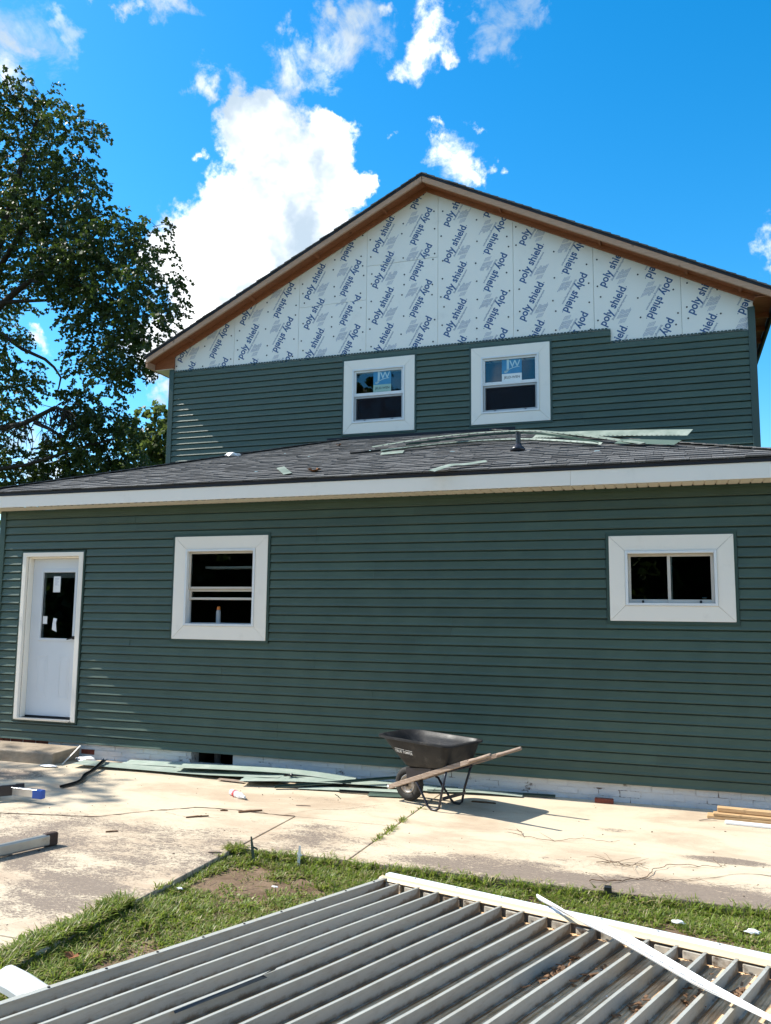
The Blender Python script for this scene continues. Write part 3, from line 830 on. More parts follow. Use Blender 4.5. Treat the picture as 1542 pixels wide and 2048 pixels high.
# ------------------------------------------------------------------ door
door = bpy.data.objects.new('door', None); COL.objects.link(door); door.parent = house
door.location = (-7.6, 0, .43); door['label'] = 'white half-glass door above a concrete step'
def PD(bb, name, mm, **k):
    bb.v = [(v[0] + 7.6, v[1], v[2] - .43) for v in bb.v]
    return bb.build(name, mm, door, **k)
m = MB()
for a, c, d, e in ((-8.087, -8.028, .43, 2.572), (-7.192, -7.125, .43, 2.572)): m.box(a, c, -.026, .02, d, e)
m.box(-8.028, -7.192, -.0255, .02, 2.518, 2.572)
for a, c in ((-8.030, -8.006), (-7.214, -7.190)): m.box(a, c, .0205, .135, .45, 2.517)
m.box(-8.006, -7.214, .0205, .135, 2.497, 2.5175)
bevel(PD(m, 'door_frame', 'trim_wood'), .003)
m = MB(); j = .022
m.box(-8.087 - j, -8.088, -.018, .01, .41, 2.572 + j); m.box(-7.124, -7.125 + j, -.018, .01, .41, 2.572 + j); m.box(-8.0865, -7.1255, -.0175, .01, 2.573, 2.572 + j); m.box(-8.0865, -7.1255, -.0175, .01, .408, .4295)
PD(m, 'trim_channel', 'siding_trim')
SX0, SX1, SZ0, SZ1, SY = -8.003, -7.217, .475, 2.494, .092
m = MB()
for q in rect_minus(SX0, SX1, SZ0, SZ1, [(-7.835, -7.312, 1.455, 2.325)]): m.box(q[0], q[1], SY, SY + .04, q[2], q[3])
# raised moulding of the two lower panels
for a, c in ((-7.86, -7.69), (-7.51, -7.34)):
    for k, (p, q_, r_, s_) in enumerate(((a, c, 1.225, 1.245), (a, c, .70, .72), (a, a + .02, .7205, 1.2245), (c - .02, c, .7205, 1.2245))): m.box(p, q_, SY - .0035, SY + .001, r_, s_)
    m.box(a + .035, c - .035, SY - .0025, SY + .001, .755, 1.19)
bevel(PD(m, 'door_slab', 'door_paint'), .003, 2)
m = MB()
for q in ((-7.865, -7.829, 1.43, 2.35), (-7.318, -7.282, 1.43, 2.35)): m.box(q[0], q[1], SY - .014, SY + .01, q[2], q[3])
m.box(-7.829, -7.318, SY - .0135, SY + .01, 2.316, 2.35); m.box(-7.829, -7.318, SY - .0135, SY + .01, 1.43, 1.464)
bevel(PD(m, 'glass_frame', 'door_paint'), .004, 2)
m = MB(); m.box(-7.829, -7.318, SY + .012, SY + .018, 1.464, 2.316); PD(m, 'pane', 'glass')
m = MB(); m.box(-7.825, -7.322, SY + .022, SY + .04, 2.255, 2.315); m.box(-7.825, -7.322, SY + .0215, SY + .024, 2.245, 2.256)
m.box(-7.75, -7.744, SY + .019, SY + .0215, 2.26, 2.31); m.box(-7.41, -7.404, SY + .019, SY + .0215, 2.26, 2.31); PD(m, 'blind_rail', 'screen_frame')
m = MB(); m.cur = 0; m.box(-7.676, -7.565, SY + .009, SY + .0105, 2.058, 2.265); m.cur = 1
for i in range(7): m.box(-7.655, -7.59 - .01 * (i % 3), SY + .0085, SY + .0092, 2.235 - i * .014, 2.239 - i * .014)
PD(m, 'paper_tag', ['paper', 'foam_small_ink'])
m = MB(); m.box(-7.815, -7.745, SY + .009, SY + .0105, 1.646, 1.745); PD(m, 'paper_tag', 'paper')
m = MB(); m.add([(-7.66, SY + .01, 1.57), (-7.585, SY + .01, 1.545), (-7.60, SY + .008, 1.66), (-7.59, SY + .01, 1.715), (-7.645, SY + .01, 1.725), (-7.655, SY + .007, 1.65)], [(0, 1, 2, 3, 4, 5)]); PD(m, 'hanging_bag', 'clear_plastic')
m = MB(); m.beam((-7.275, SY - .05, 1.475), (-7.36, SY - .055, 1.455), .016, .016); m.tube([(-7.268, SY + .0, 1.478), (-7.268, SY - .055, 1.478)], .022, 10); PD(m, 'handle', 'black_steel')
m = MB(); m.tube([(-7.262, SY + .001, 1.335), (-7.262, SY - .004, 1.335)], .024, 12); PD(m, 'latch_hole', 'black_plastic')
m = MB(); m.box(-8.003, -7.217, SY - .004, SY + .03, .452, .474); PD(m, 'door_sweep', 'drip_edge')
m = MB(); m.beam((-8.026, -.012, .442), (-7.194, -.012, .442), .09, .02); m.box(-8.02, -7.2, .034, .13, .431, .451); PD(m, 'threshold', 'aluminium')

# things on the sill inside, seen dimly through the glass
m = MB(); m.box(-5.5, -4.75, .26, .45, 2.36, 2.385); m.build('inner_shelf', 'sticker_white', house)
sp = empty('spray_can', 'white spray can with orange cap behind the window beside the door', 'can', loc=(-5.24, .17, 1.70))
m = MB(); m.tube([(0, 0, -.02), (0, 0, .13), (0, 0, .15)], [.028, .028, .02], 12); m.build('can_body', 'screen_frame', sp)
m = MB(); m.tube([(0, 0, .151), (0, 0, .19)], [.022, .019], 12); m.build('can_cap', 'orange_plastic', sp)
m = MB(); m.box(-5.53, -4.73, .12, .24, 1.66, 1.68); m.box(-.44, .40, .12, .24, 1.94, 1.965); m.build('inner_sill', 'trim_wood', house)
cup = empty('small_jar', 'small pale jar on the sill inside the low sliding window', 'jar', loc=(.30, .18, 1.966))
m = MB(); m.tube([(0, 0, 0), (0, 0, .05)], .022, 10); m.build('jar_body', 'lumber_fresh', cup); m = MB(); m.tube([(0, 0, .0505), (0, 0, .06)], .023, 10); m.build('lid', 'sticker_white', cup)
# ------------------------------------------------------------------ lower roof
YE, ZE, PIT = -.325, 3.338, 1 / 3.
roof = bpy.data.objects.new('roof', None); COL.objects.link(roof); roof.parent = house; roof['label'] = 'low grey shingled hip roof strewn with siding scraps'
_n = Vector((0, -PIT, 1)).normalized(); _up = Vector((0, 1, PIT)).normalized(); _ex = Vector((1, 0, 0))
RX0, RX1 = LX0 - OV - .02, LX1 + OV + .02
def RP(x, t, h=0.): return Vector((x, YE, ZE)) + _up * t + _n * h
def ROOFZ(x, y): return ZE + (y - YE) * PIT
TT = (YU + .0 - YE) / _up.y
cy_ = _up.y
b = MB()
b.add([RP(RX0, 0, -.004), RP(RX1, 0, -.004), RP(RX1 - TT * cy_, TT, -.004), RP(RX0 + TT * cy_, TT, -.004)], [(0, 1, 2, 3)])
hl = RP(RX0 + TT * cy_, TT, -.004); hr = RP(RX1 - TT * cy_, TT, -.004)
b.add([RP(RX0, 0, -.004), hl, (RX0, YU, ZE)], [(0, 1, 2)])
b.add([RP(RX1, 0, -.004), hr, (RX1, YU, ZE)], [(0, 2, 1)])
b.build('roof_deck', 'shingle', roof, fix=False)
b = MB()
b.box(RX0 - .004, RX1 + .004, YE + .003, YE + .016, 3.296, 3.332)
b.beam(RP((RX0 + RX1) / 2 - 5.07, .03, -.012), RP((RX0 + RX1) / 2 + 5.07, .03, -.012), .07, .012, _n)
b.build('drip_edge', 'drip_edge', roof)
EXPO = .143
def shingle_mesh(w, seed):
    r_ = random.Random(seed); m = MB()
    th = r_.uniform(.007, .013); sk = r_.uniform(-.002, .002)
    lo, hi = -.004 + r_.uniform(-.003, .003), EXPO + .03
    hb = r_.uniform(.0, .003)
    vs = []
    for top in (0, 1):
        for x, y in ((0, lo + sk), (w, lo - sk), (w - .002, hi), (.002, hi)):
            vs.append(_ex * x + _up * y + _n * (0 if not top else (th + hb + .004 if y < .1 else .003)))
    m.add(vs, [(0, 3, 2, 1), (4, 5, 6, 7), (0, 1, 5, 4), (1, 2, 6, 5), (2, 3, 7, 6), (3, 0, 4, 7)])
    return m
WIDTHS = [.10, .13, .16, .20, .24, .28, .33]
SM = [shingle_mesh(w, i) for i, w in enumerate(WIDTHS)]
spots = []
for row in range(28):
    t = row * EXPO
    x0 = RX0 + t * cy_ + .03; x1 = RX1 - t * cy_ - .03
    x = x0
    while x < x1 - .06:
        k = rnd.randrange(7)
        while x + WIDTHS[k] > x1 and k > 0: k -= 1
        if x + WIDTHS[k] > x1 + .02: break
        spots.append((x, t, k, rnd.choice((0, 0, .0015, .004)))); x += WIDTHS[k] + .003
camv = Vector(CAM_LOC)
spots.sort(key=lambda s: -(WIDTHS[s[2]] / max(.1, (RP(s[0], s[1]) - camv).length ** 2.0)) * (1 if -8.7 < s[0] < 1.0 else .01))
SMESH = [m.mesh('shingle', 'shingle') for m in SM]
rest = MB()
for i, (x, t, k, h) in enumerate(spots):
    p = RP(x, t, h)
    if i < 290: link('shingle', SMESH[k], roof, p)
    else: rest.add([Vector(v) + p for v in SM[k].v], SM[k].f)
for A, B in ((RP(RX0, 0, .01), RP(RX0 + TT * cy_, TT, .01)), (RP(RX1, 0, .01), RP(RX1 - TT * cy_, TT, .01))):    # hip caps
    n = 34
    for i in range(n):
        p = A.lerp(B, i / n); q_ = A.lerp(B, (i + 1.25) / n)
        rest.beam(p + Vector((0, 0, .010)), q_ + Vector((0, 0, .002)), .19, .008)
tag(rest.build('shingles', 'shingle', roof, fix=False), kind='stuff')
# step flashing along the wall, vent pipe with boot
b = MB(); b.box(RX0 + TT * cy_ - .3, RX1 - TT * cy_ + .3, YU - .02, YU - .0135, ZE + (YU - YE) * PIT - .05, ZE + (YU - YE) * PIT + .045)
b.build('flashing', 'drip_edge', roof)
vp = bpy.data.objects.new('vent_pipe', None); COL.objects.link(vp); vp.parent = roof
vz = ROOFZ(-1.70, .97)
vp.location = (-1.70, .97, vz)
b = MB(); b.tube([(0, 0, .0), (0, 0, .20), (0, 0, .235), (0, 0, .2352)], [.031, .031, .034, .024], 14); b.build('pipe', 'black_plastic', vp)
b = MB(); b.tube([(0, -.02, -.01), (0, -.012, .03), (0, 0, .075), (0, 0, .10)], [.10, .085, .045, .036], 18); b.build('boot', 'black_steel', vp, smooth=True)
b = MB(); q_ = [(-.10, -.115), (.15, -.115), (.15, .14), (-.10, .14)]
b.add([(x, y, y * PIT + .016) for x, y in q_] + [(x, y, y * PIT + .003) for x, y in q_], [(0, 1, 2, 3), (0, 4, 5, 1), (1, 5, 6, 2), (2, 6, 7, 3), (3, 7, 4, 0)]); b.build('boot_flange', 'shingle', vp)

# ------------------------------------------------------------------ upper roof and open rake
up = bpy.data.objects.new('roof', None); COL.objects.link(up); up.parent = house; up['label'] = 'upper gable roof with bare lumber along its overhang'
XA, ZA, SL = -3.60, 8.835, .503
YR = 3.205
def UZ(x, dz=0.): return ZA - SL * abs(x - XA) + dz
XL, XR = -8.665, 1.465
b = MB()                                                  # deck and roofing
for xe in (XL, XR):
    vs = []
    for dz in (-.012, -.05):
        for y in (YR - .006, 12.4): vs += [(XA, y, UZ(XA, dz)), (xe, y, UZ(xe, dz))]
    b.add(vs, [(0, 1, 3, 2), (4, 6, 7, 5), (0, 4, 5, 1), (2, 3, 7, 6), (1, 5, 7, 3)])
b.build('roof_deck', 'drip_edge', up)
b = MB()
for s, xe in ((-1, XL), (1, XR)):
    L_ = abs(xe - XA) * math.sqrt(1 + SL * SL); n = int(L_ / .143) + 1
    for i in range(n):
        a0 = max(0, L_ - (i + 1) * .143 - .03) / L_; a1 = (L_ - i * .143 + .01) / L_
        xa = XA + (xe - XA) * a0; xb = XA + (xe - XA) * a1
        j = rnd.uniform(-.008, .008); h = rnd.uniform(-.003, .004)
        y0 = YR - .022 + j
        b.add([(xa, y0, UZ(xa, -.012)), (xb, y0, UZ(xb, -.014)), (xb, y0, UZ(xb, .011 + h)), (xa, y0, UZ(xa, .0)),
               (xa, 12.4, UZ(xa, -.012)), (xb, 12.4, UZ(xb, -.014)), (xb, 12.4, UZ(xb, .011 + h)), (xa, 12.4, UZ(xa, .0))],
              [(0, 1, 2, 3), (7, 6, 5, 4), (0, 4, 5, 1), (1, 5, 6, 2), (2, 6, 7, 3), (3, 7, 4, 0)])
tag(b.build('shingle_course', 'shingle', up), kind='stuff')
RB = .094                                                 # height of the rake board, measured plumb
def slope_piece(name, x0, x1, y0, y1, d0, d1, m, plumb=True):
    b = MB()
    b.add([(x0, y0, UZ(x0, d0)), (x1, y0, UZ(x1, d0)), (x1, y0, UZ(x1, d1)), (x0, y0, UZ(x0, d1)),
           (x0, y1, UZ(x0, d0)), (x1, y1, UZ(x1, d0)), (x1, y1, UZ(x1, d1)), (x0, y1, UZ(x0, d1))],
          [(0, 1, 2, 3), (7, 6, 5, 4), (0, 4, 5, 1), (1, 5, 6, 2), (2, 6, 7, 3), (3, 7, 4, 0)])
    return bevel(b.build(name, m, up), .003)
D0 = -.052
for x0, x1 in ((XL + .01, -8.30), (-8.296, XA - .004), (XA + .004, XR - .01)):
    slope_piece('rake_board', x0, x1, YR, YR + .037, D0 - RB, D0, 'lumber_rake')
for x0, x1 in ((XL + .012, XA - .003), (XA + .003, XR - .012)):
    slope_piece('lookout_board', x0, x1, YR + .0385, YR + .165, D0 - .052, D0 - .012, 'lumber_red')
    slope_piece('lookout_board', x0 + (0 if x0 < XA else .0), x1, YR + .168, YU - .035, D0 - .050, D0 - .012, 'lumber_red')
for x0, x1 in ((-8.36, XA - .003), (XA + .003, 1.22)):
    slope_piece('ledger_board', x0, x1, YU - .033, YU + .006, D0 - RB - .034, D0 - .013, 'lumber_red')
for i, x in enumerate((-7.9, -6.7, -5.5, -4.3, -2.4, -.9, .3, 1.0)):
    slope_piece('rake_block', x, x + .04, YR + .039, YU - .034, D0 - RB + .012, D0 - .0505, 'lumber_red')
# eaves going back along both sides
for s, xw, xe in ((-1, UX0, XL), (1, UX1, XR)):
    b = MB()
    if s < 0: b.box(xe + .03, xw + .06, YU - .03, 12.2, UZ(xe, -.20), UZ(xe, -.19))
    else:
        b.box(xw + .0, xe - .03, YR + .04, 12.2, UZ(xe, -.085), UZ(xe, -.075))
    b.build('eave_soffit', 'soffit' if s < 0 else 'lumber_red', up)
    b = MB(); b.box(xe - .012 if s < 0 else xe - .02, xe + .02 if s < 0 else xe + .012, YR + .038, 12.2, UZ(xe, -.20), UZ(xe, -.05)); b.build('eave_fascia', 'lumber_rake' if s < 0 else 'drip_edge', up)
    if s < 0:
        b = MB(); z0 = UZ(xe, -.19)
        b.add([(xe + .03, YU - .031, z0), (xw + .08, YU - .031, z0), (xw + .08, YU - .031, UZ(xw + .08, D0 - .04)), (xe + .03, YU - .031, UZ(xe + .03, D0 - .04)),
               (xe + .03, YU - .005, z0), (xw + .08, YU - .005, z0), (xw + .08, YU - .005, UZ(xw + .08, D0 - .04)), (xe + .03, YU - .005, UZ(xe + .03, D0 - .04))],
              [(0, 1, 2, 3), (7, 6, 5, 4), (0, 4, 5, 1), (1, 5, 6, 2), (2, 6, 7, 3), (3, 7, 4, 0)]); b.build('eave_return', 'lumber_red', up)
    else:
        for k in range(7): MB().box(xw + .002, xe - .03, 3.9 + k * .6, 3.94 + k * .6, UZ(xe, -.16), UZ(xe, -.0855)).build('rafter_tail', 'lumber_red', up)

# ------------------------------------------------------------------ foam sheathing with its printing
FY = YU + .020
def clip(verts, faces, poly):
    bm = bmesh.new()
    vv = [bm.verts.new(v) for v in verts]
    for f in faces:
        try: bm.faces.new([vv[i] for i in f])
        except ValueError: pass
    n = len(poly); cx = sum(p[0] for p in poly) / n; cz = sum(p[1] for p in poly) / n
    for i in range(n):
        a = Vector((poly[i][0], 0, poly[i][1])); b2 = Vector((poly[(i + 1) % n][0], 0, poly[(i + 1) % n][1]))
        d = b2 - a; no = Vector((d.z, 0, -d.x)); c = Vector((cx, 0, cz))
        if no.dot(c - a) > 0: no = -no
        bmesh.ops.bisect_plane(bm, geom=bm.verts[:] + bm.edges[:] + bm.faces[:], plane_co=a, plane_no=no, clear_outer=True, dist=1e-5)
    bm.verts.index_update()
    r = ([v.co.copy() for v in bm.verts], [[v.index for v in f.verts] for f in bm.faces])
    bm.free()
    return r
A60 = math.radians(60.5)
SEAM_X = [-8.31, -7.08, -5.855, -4.634, -3.414, -2.20, -.990, .240, 1.195]
UPZ = [6.268, 6.21, 6.004, 5.961, 6.235, 6.36, 6.141, 6.19]
DNZ = [6.78, 6.767, 6.505, 6.509, 6.18, 6.31, 6.08, 6.62]
FZ0 = 5.70
def roofline(x): return UZ(x, D0 - .03)
def foam_board(x0, x1, z0, z1, up_z, dn_z, xs):
    """board clipped by the roof line"""
    x0 += .002; x1 -= .002
    poly = [(x0, z0), (x1, z0)]
    if z1 is None:
        poly += [(x1, roofline(x1))]
        if x0 < XA < x1: poly += [(XA, roofline(XA))]
        poly += [(x0, roofline(x0))]
    else:
        poly += [(x1, min(z1, roofline(x1)))]
        if roofline(x1) > z1 > roofline(x0):
            xm = XA - (ZA + D0 - .03 - z1) / SL; poly += [(xm, z1)]
        poly += [(x0, min(z1, roofline(x0)))]
    dy = rnd.uniform(0, .003)
    m = MB(); n = len(poly)
    m.add([(x, FY + dy, z) for x, z in poly] + [(x, FY + .035, z) for x, z in poly], [tuple(range(n)), tuple(range(n, 2 * n))[::-1]] + [(i, i + n, (i + 1) % n + n, (i + 1) % n) for i in range(n)])
    o = bevel(m.build('foam_board', 'foam', house), .0025)
    ins = [(x, z) for x, z in poly]
    y = FY + dy - .0015
    logos = []
    for z_ref, ang, xo in ((up_z, A60, xs + .155), (dn_z, A60 + math.pi, xs + 1.065)):
        ax = Vector((math.cos(ang), 0, math.sin(ang))); ay = Vector((-math.sin(ang), 0, math.cos(ang)))
        for k in range(-4, 6):
            z = z_ref + .612 * k - .05 * math.sin(ang)
            og = Vector((xo, y, z))
            if z < z0 - 1 or z > roofline(xo) + 1: continue
            tx = MB(); small = MB(); logos.append((tx, small)); t1 = MB(); put_text(t1, 'poly shield', og - ay * .006, ax, ay * 1.13, .635, .024)
            put_text(t1, '.', og + ax * .648 - ay * .0, ax, ay, .016, .0)
            v, f = clip(t1.v, t1.f, ins); tx.add(v, f)
            t2 = MB(); put_text(t2, 'Sheathing/Underlayment', og + ax * .13 - ay * .066, ax, ay, .42, .004)
            v, f = clip(t2.v, t2.f, ins); tx.add(v, f)
            t3 = MB(); r_ = random.Random(k)
            for q in range(8):
                a0 = .17 + .012 * q; w = r_.uniform(.11, .17); yy = -.105 - q * .0165
                for p, l in ((0, w * .45), (w * .5, w * .5)):
                    s0 = og + ax * (a0 + p) + ay * yy
                    t3.add([s0, s0 + ax * l, s0 + ax * l + ay * .0075, s0 + ay * .0075], [(0, 1, 2, 3)])
            for q in range(5):
                s0 = og + ax * (.115 + .012 * q) + ay * (-.16 - q * .0165)
                t3.add([s0, s0 + ax * .075, s0 + ax * .075 + ay * .006, s0 + ay * .006], [(0, 1, 2, 3)])
            v, f = clip(t3.v, t3.f, ins); small.add(v, f)
    for tx, small in logos:
        if tx.v: tx.build('lettering', 'foam_ink', o, fix=False)
        if small.v: tag(small.build('small_print', 'foam_small_ink', o, fix=False), kind='stuff')
    cp = MB()
    for xx in (x0 + .075, x1 - .075, (x0 + x1) / 2 + .02):
        z = 6.1 + rnd.uniform(-.1, .1)
        while z < 8.6:
            xq = xx + rnd.uniform(-.03, .03)
            if z0 + .03 < z < roofline(xq) - .05 and (z1 is None or z < z1 - .03): cp.tube([(xq, y - .0, z), (xq, y - .004, z)], .0135, 8)
            z += rnd.choice((.17, .30, .36, .42))
    if cp.v: tag(cp.build('nail_cap', 'cap_plastic', o), kind='stuff')
    return o
for i in range(8):
    x0, x1 = SEAM_X[i], SEAM_X[i + 1]
    if i == 2:
        foam_board(x0, x1, FZ0, 6.955, UPZ[i], DNZ[i], x0); foam_board(x0, x1, 6.959, None, 7.75, 7.62, x0)
    elif i == 3:
        foam_board(x0, x1, FZ0, 7.53, UPZ[i], DNZ[i], x0); foam_board(x0, x1, 7.534, None, UPZ[i], DNZ[i], x0)
    else: foam_board(x0, x1, FZ0, None, UPZ[i], DNZ[i], x0)
# ------------------------------------------------------------------ ground
GZ = -.055
b = MB(); b.add([(-400, -400, GZ - .03), (400, -400, GZ - .03), (400, 600, GZ - .03), (-400, 600, GZ - .03)], [(0, 1, 2, 3)])
mat('far_grass', (.055, .085, .022), .95, .3, 2, .1)
tag(b.build('ground', 'far_grass'), kind='structure')
# bare lawn soil near the camera, gently uneven
b = MB(); nx, ny = 70, 70; x0, x1, y0, y1 = -3.6, 4.5, -8.6, -2.6
for j in range(ny + 1):
    for i in range(nx + 1):
        x = x0 + (x1 - x0) * i / nx; y = y0 + (y1 - y0) * j / ny
        b.v.append((x, y, GZ + .022 * noise.noise((x * 1.3, y * 1.3, 0)) + .01 * noise.noise((x * 6, y * 6, 3))))
for j in range(ny):
    for i in range(nx):
        k = j * (nx + 1) + i; b.f.append([k, k + 1, k + nx + 2, k + nx + 1]); b.mi.append(0)
tag(b.build('lawn_soil', 'soil', smooth=True), kind='structure')
pad = empty('concrete_pad', None, None, kind='structure')
def slab(poly):
    b = MB(); b.prism(poly, -.14, 0); return bevel(b.build('concrete_slab', 'concrete', pad), .006, 2)
slab([(-14, .02), (-14, -4.775), (-3.302, -4.775), (-3.296, -1.672), (-2.348, -1.668), (-2.33, -.85), (-2.31, .02)])
slab([(-14, -4.787), (-14, -9.2), (-3.36, -9.2), (-3.305, -4.787)])
slab([(-3.284, -1.684), (-3.278, -2.742), (-2.362, -2.735), (-2.345, -1.680)])
slab([(-2.296, .02), (-2.318, -.85), (-2.350, -2.745), (5.5, -2.80), (5.5, .02)])
def crack(pts, w, seed):
    r_ = random.Random(seed); P = []
    for (xa, ya), (xb, yb) in zip(pts, pts[1:]):
        n = max(2, int(math.hypot(xb - xa, yb - ya) / .05))
        for i in range(n): P.append((xa + (xb - xa) * i / n + r_.uniform(-.012, .012), ya + (yb - ya) * i / n + r_.uniform(-.012, .012)))
    P.append(pts[-1]); b = MB()
    for i, (x, y) in enumerate(P):
        ww = w * r_.uniform(.25, 1.1)
        b.v += [(x, y - ww, .0035), (x, y + ww, .0035)]
        if i: k = 2 * i; b.f.append([k - 2, k - 1, k + 1, k]); b.mi.append(0)
    return b.build('crack', 'crack_dirt', pad)
crack([(-6.6, -2.62), (-5.82, -2.55), (-4.94, -2.36), (-4.62, -1.99), (-4.27, -1.70), (-3.97, -1.67), (-3.44, -1.69), (-3.3, -1.68)], .013, 1)
crack([(-3.42, -1.69), (-3.2, -1.35), (-3.0, -1.30), (-2.7, -.95)], .004, 2)
crack([(.05, -2.33), (.42, -2.02), (.9, -1.98), (1.6, -1.95)], .005, 4)
crack([(-4.45, -2.0), (-4.2, -2.06), (-3.9, -1.98)], .003, 5)

# step
step = tag(MB().box(-8.35, -7.03, -.50, -.02, -.02, .15).build('concrete_step', 'step_concrete'), 'low chipped concrete step under the white door', 'step')
bevel(step, .018, 2)
me = step.data
for v in me.vertices:
    if v.co.z > .1: v.co.x += .02 if v.co.x > -7.5 else 0; v.co.z -= .012 if v.co.y < -.3 else 0

# grass: blades in tufts, thinner where the soil shows
def in_grass(x, y):
    if y < -2.76 - .05 * noise.noise((x * 2, 0, 1)) and x > -3.34 + .08 * noise.noise((0, y * 2, 2)) - (.05 if y < -4.1 else 0) : return True
    return False
def bare(x, y):
    v = noise.noise((x * 1.6, y * 1.6, 5)) + .5 * noise.noise((x * 4, y * 4, 9))
    for px_, py_, r_, a in ((-3.0, -3.0, .22, .7), (-2.75, -3.5, .38, .42), (-2.35, -3.2, .3, .3), (-.95, -2.95, .2, .4), (-2.9, -4.5, .3, .15), (.05, -3.3, .2, .3)):
        d = math.hypot(x - px_, y - py_) / r_
        if d < 1.4: v += a * max(0, 1.4 - d)
    if y > -3.0: v -= .35
    if x < -3.0 and y < -3.9: v -= .4
    return v
gr = random.Random(11)
gv, gf, dv, df = [], [], [], []
def blade(V, F, x, y, z, h, w, az, lean):
    dx, dy = math.cos(az), math.sin(az); sx, sy = -dy * w, dx * w
    b0 = len(V)
    V += [(x - sx, y - sy, z), (x + sx, y + sy, z), (x + dx * lean * .35 + sx * .8, y + dy * lean * .35 + sy * .8, z + h * .6), (x + dx * lean * .35 - sx * .8, y + dy * lean * .35 - sy * .8, z + h * .6),
          (x + dx * lean, y + dy * lean, z + h * (1 if lean < h else .75))]
    F += [(b0, b0 + 1, b0 + 2, b0 + 3), (b0 + 3, b0 + 2, b0 + 4)]
def tuft(x, y, n, hs, spread, z=None):
    wide = gr.random() < .22
    for _ in range(n if not wide else n * 2 // 3):
        a = gr.uniform(0, 6.283); r_ = spread * math.sqrt(gr.random())
        h = hs * gr.uniform(.55, 1.25)
        V, F = (dv, df) if gr.random() < .24 else (gv, gf)
        blade(V, F, x + math.cos(a) * r_, y + math.sin(a) * r_, GZ if z is None else z, h * (.6 if wide else 1), gr.uniform(.007, .012) if wide else gr.uniform(.0026, .0058), a + gr.uniform(-.9, .9), h * gr.uniform(.5, 1.6))
nt_ = 0
while nt_ < 15000:
    x = gr.uniform(-3.75, 2.2); y = gr.uniform(-6.6, -2.70)
    nt_ += 1
    if not in_grass(x, y): continue
    # nothing grows under the metal sheet
    if (x + 1.743) * -.3007 * -1 + 0 > 99: continue
    u = (x + 1.743) * .9535 + (y + 3.666) * -.3006; t_ = (x + 1.743) * -.3032 + (y + 3.666) * -.9515
    if u > .25 and t_ > .2: continue
    v = bare(x, y)
    if v > .55 and gr.random() < .72: continue
    if v > .2 and gr.random() < .45: continue
    lush = 1.0 - max(0, min(1, v + .35))
    edge = x < -3.0 and y < -3.9
    tuft(x, y, 7 + int(9 * lush), .021 + .020 * lush + (.022 if edge else 0), .04)
for _ in range(900):                                      # along the far strip
    x = gr.uniform(-3.2, 2.2); y = gr.uniform(-3.25, -2.72)
    if in_grass(x, y) and bare(x, y) < .45: tuft(x, y, 12, .048, .035)
for _ in range(620):                                      # thick left edge spilling on the slab
    y = gr.uniform(-5.9, -4.05) if gr.random() < .8 else gr.uniform(-4.05, -2.9)
    if y < -4.05: x = -3.30 - (-4.05 - y) * .075 + gr.gauss(0, .05); hz = .062
    else: x = -3.245 + gr.gauss(0, .022); hz = .042
    if bare(x, y) < .75: tuft(x, y, 10, hz, .035 if y < -4.05 else .022, -.004 if x < -3.29 else None)
for _ in range(420):                                      # hide the slab lip
    x = gr.uniform(-3.15, 2.2); y = gr.gauss(-2.79, .03)
    if bare(x, y) < .8: tuft(x, y, 8, .055, .03, -.03)
for y, n in ((-.95, 8), (-1.2, 5), (-1.42, 14), (-1.5, 16), (-1.75, 22), (-1.83, 22), (-1.9, 14), (-2.06, 16), (-2.15, 14)):     # weeds in the slab joint
    for _ in range(n // 3): tuft(-2.325 - (-y - .85) * .016 + gr.uniform(-.02, .02), y + gr.uniform(-.06, .06), 7, .04, .022, -.01)
for _ in range(60): tuft(-3.29 + gr.uniform(-.05, .05), -2.76 + gr.uniform(-.06, .05), 6, .05, .03, -.02)
for V, F, n_, mm in ((gv, gf, 'grass', 'grass_blade'), (dv, df, 'dry_grass', 'grass_dry')):
    m = MB(); m.v = V; m.f = F; m.mi = [0] * len(F)
    tag(m.build(n_, mm, fix=False), kind='stuff')
# dead stalks and bits of straw on the bare soil
m = MB()
for _ in range(420):
    x = gr.uniform(-3.3, -1.2); y = gr.uniform(-4.9, -2.85); a = gr.uniform(0, 3.14); l = gr.uniform(.02, .09)
    if in_grass(x, y): m.beam((x, y, GZ + .02), (x + l * math.cos(a), y + l * math.sin(a), GZ + .02 + gr.uniform(0, .02)), .003, .002)
tag(m.build('straw', 'grass_dry'), kind='stuff')
# grit and crumbs on the concrete
m = MB()
for _ in range(230):
    x = gr.uniform(-7.5, 1.2); y = gr.uniform(-4.7, -.15)
    if x > -3.3 and y < -2.6: continue
    s = gr.uniform(.002, .006) * (1.5 if gr.random() < .1 else 1); a = gr.uniform(0, 3)
    m.beam((x, y, s * .35), (x + s * 2.2 * math.cos(a), y + s * 2.2 * math.sin(a), s * .35), s, s * .6)
tag(m.build('grit', 'crack_dirt'), kind='stuff')

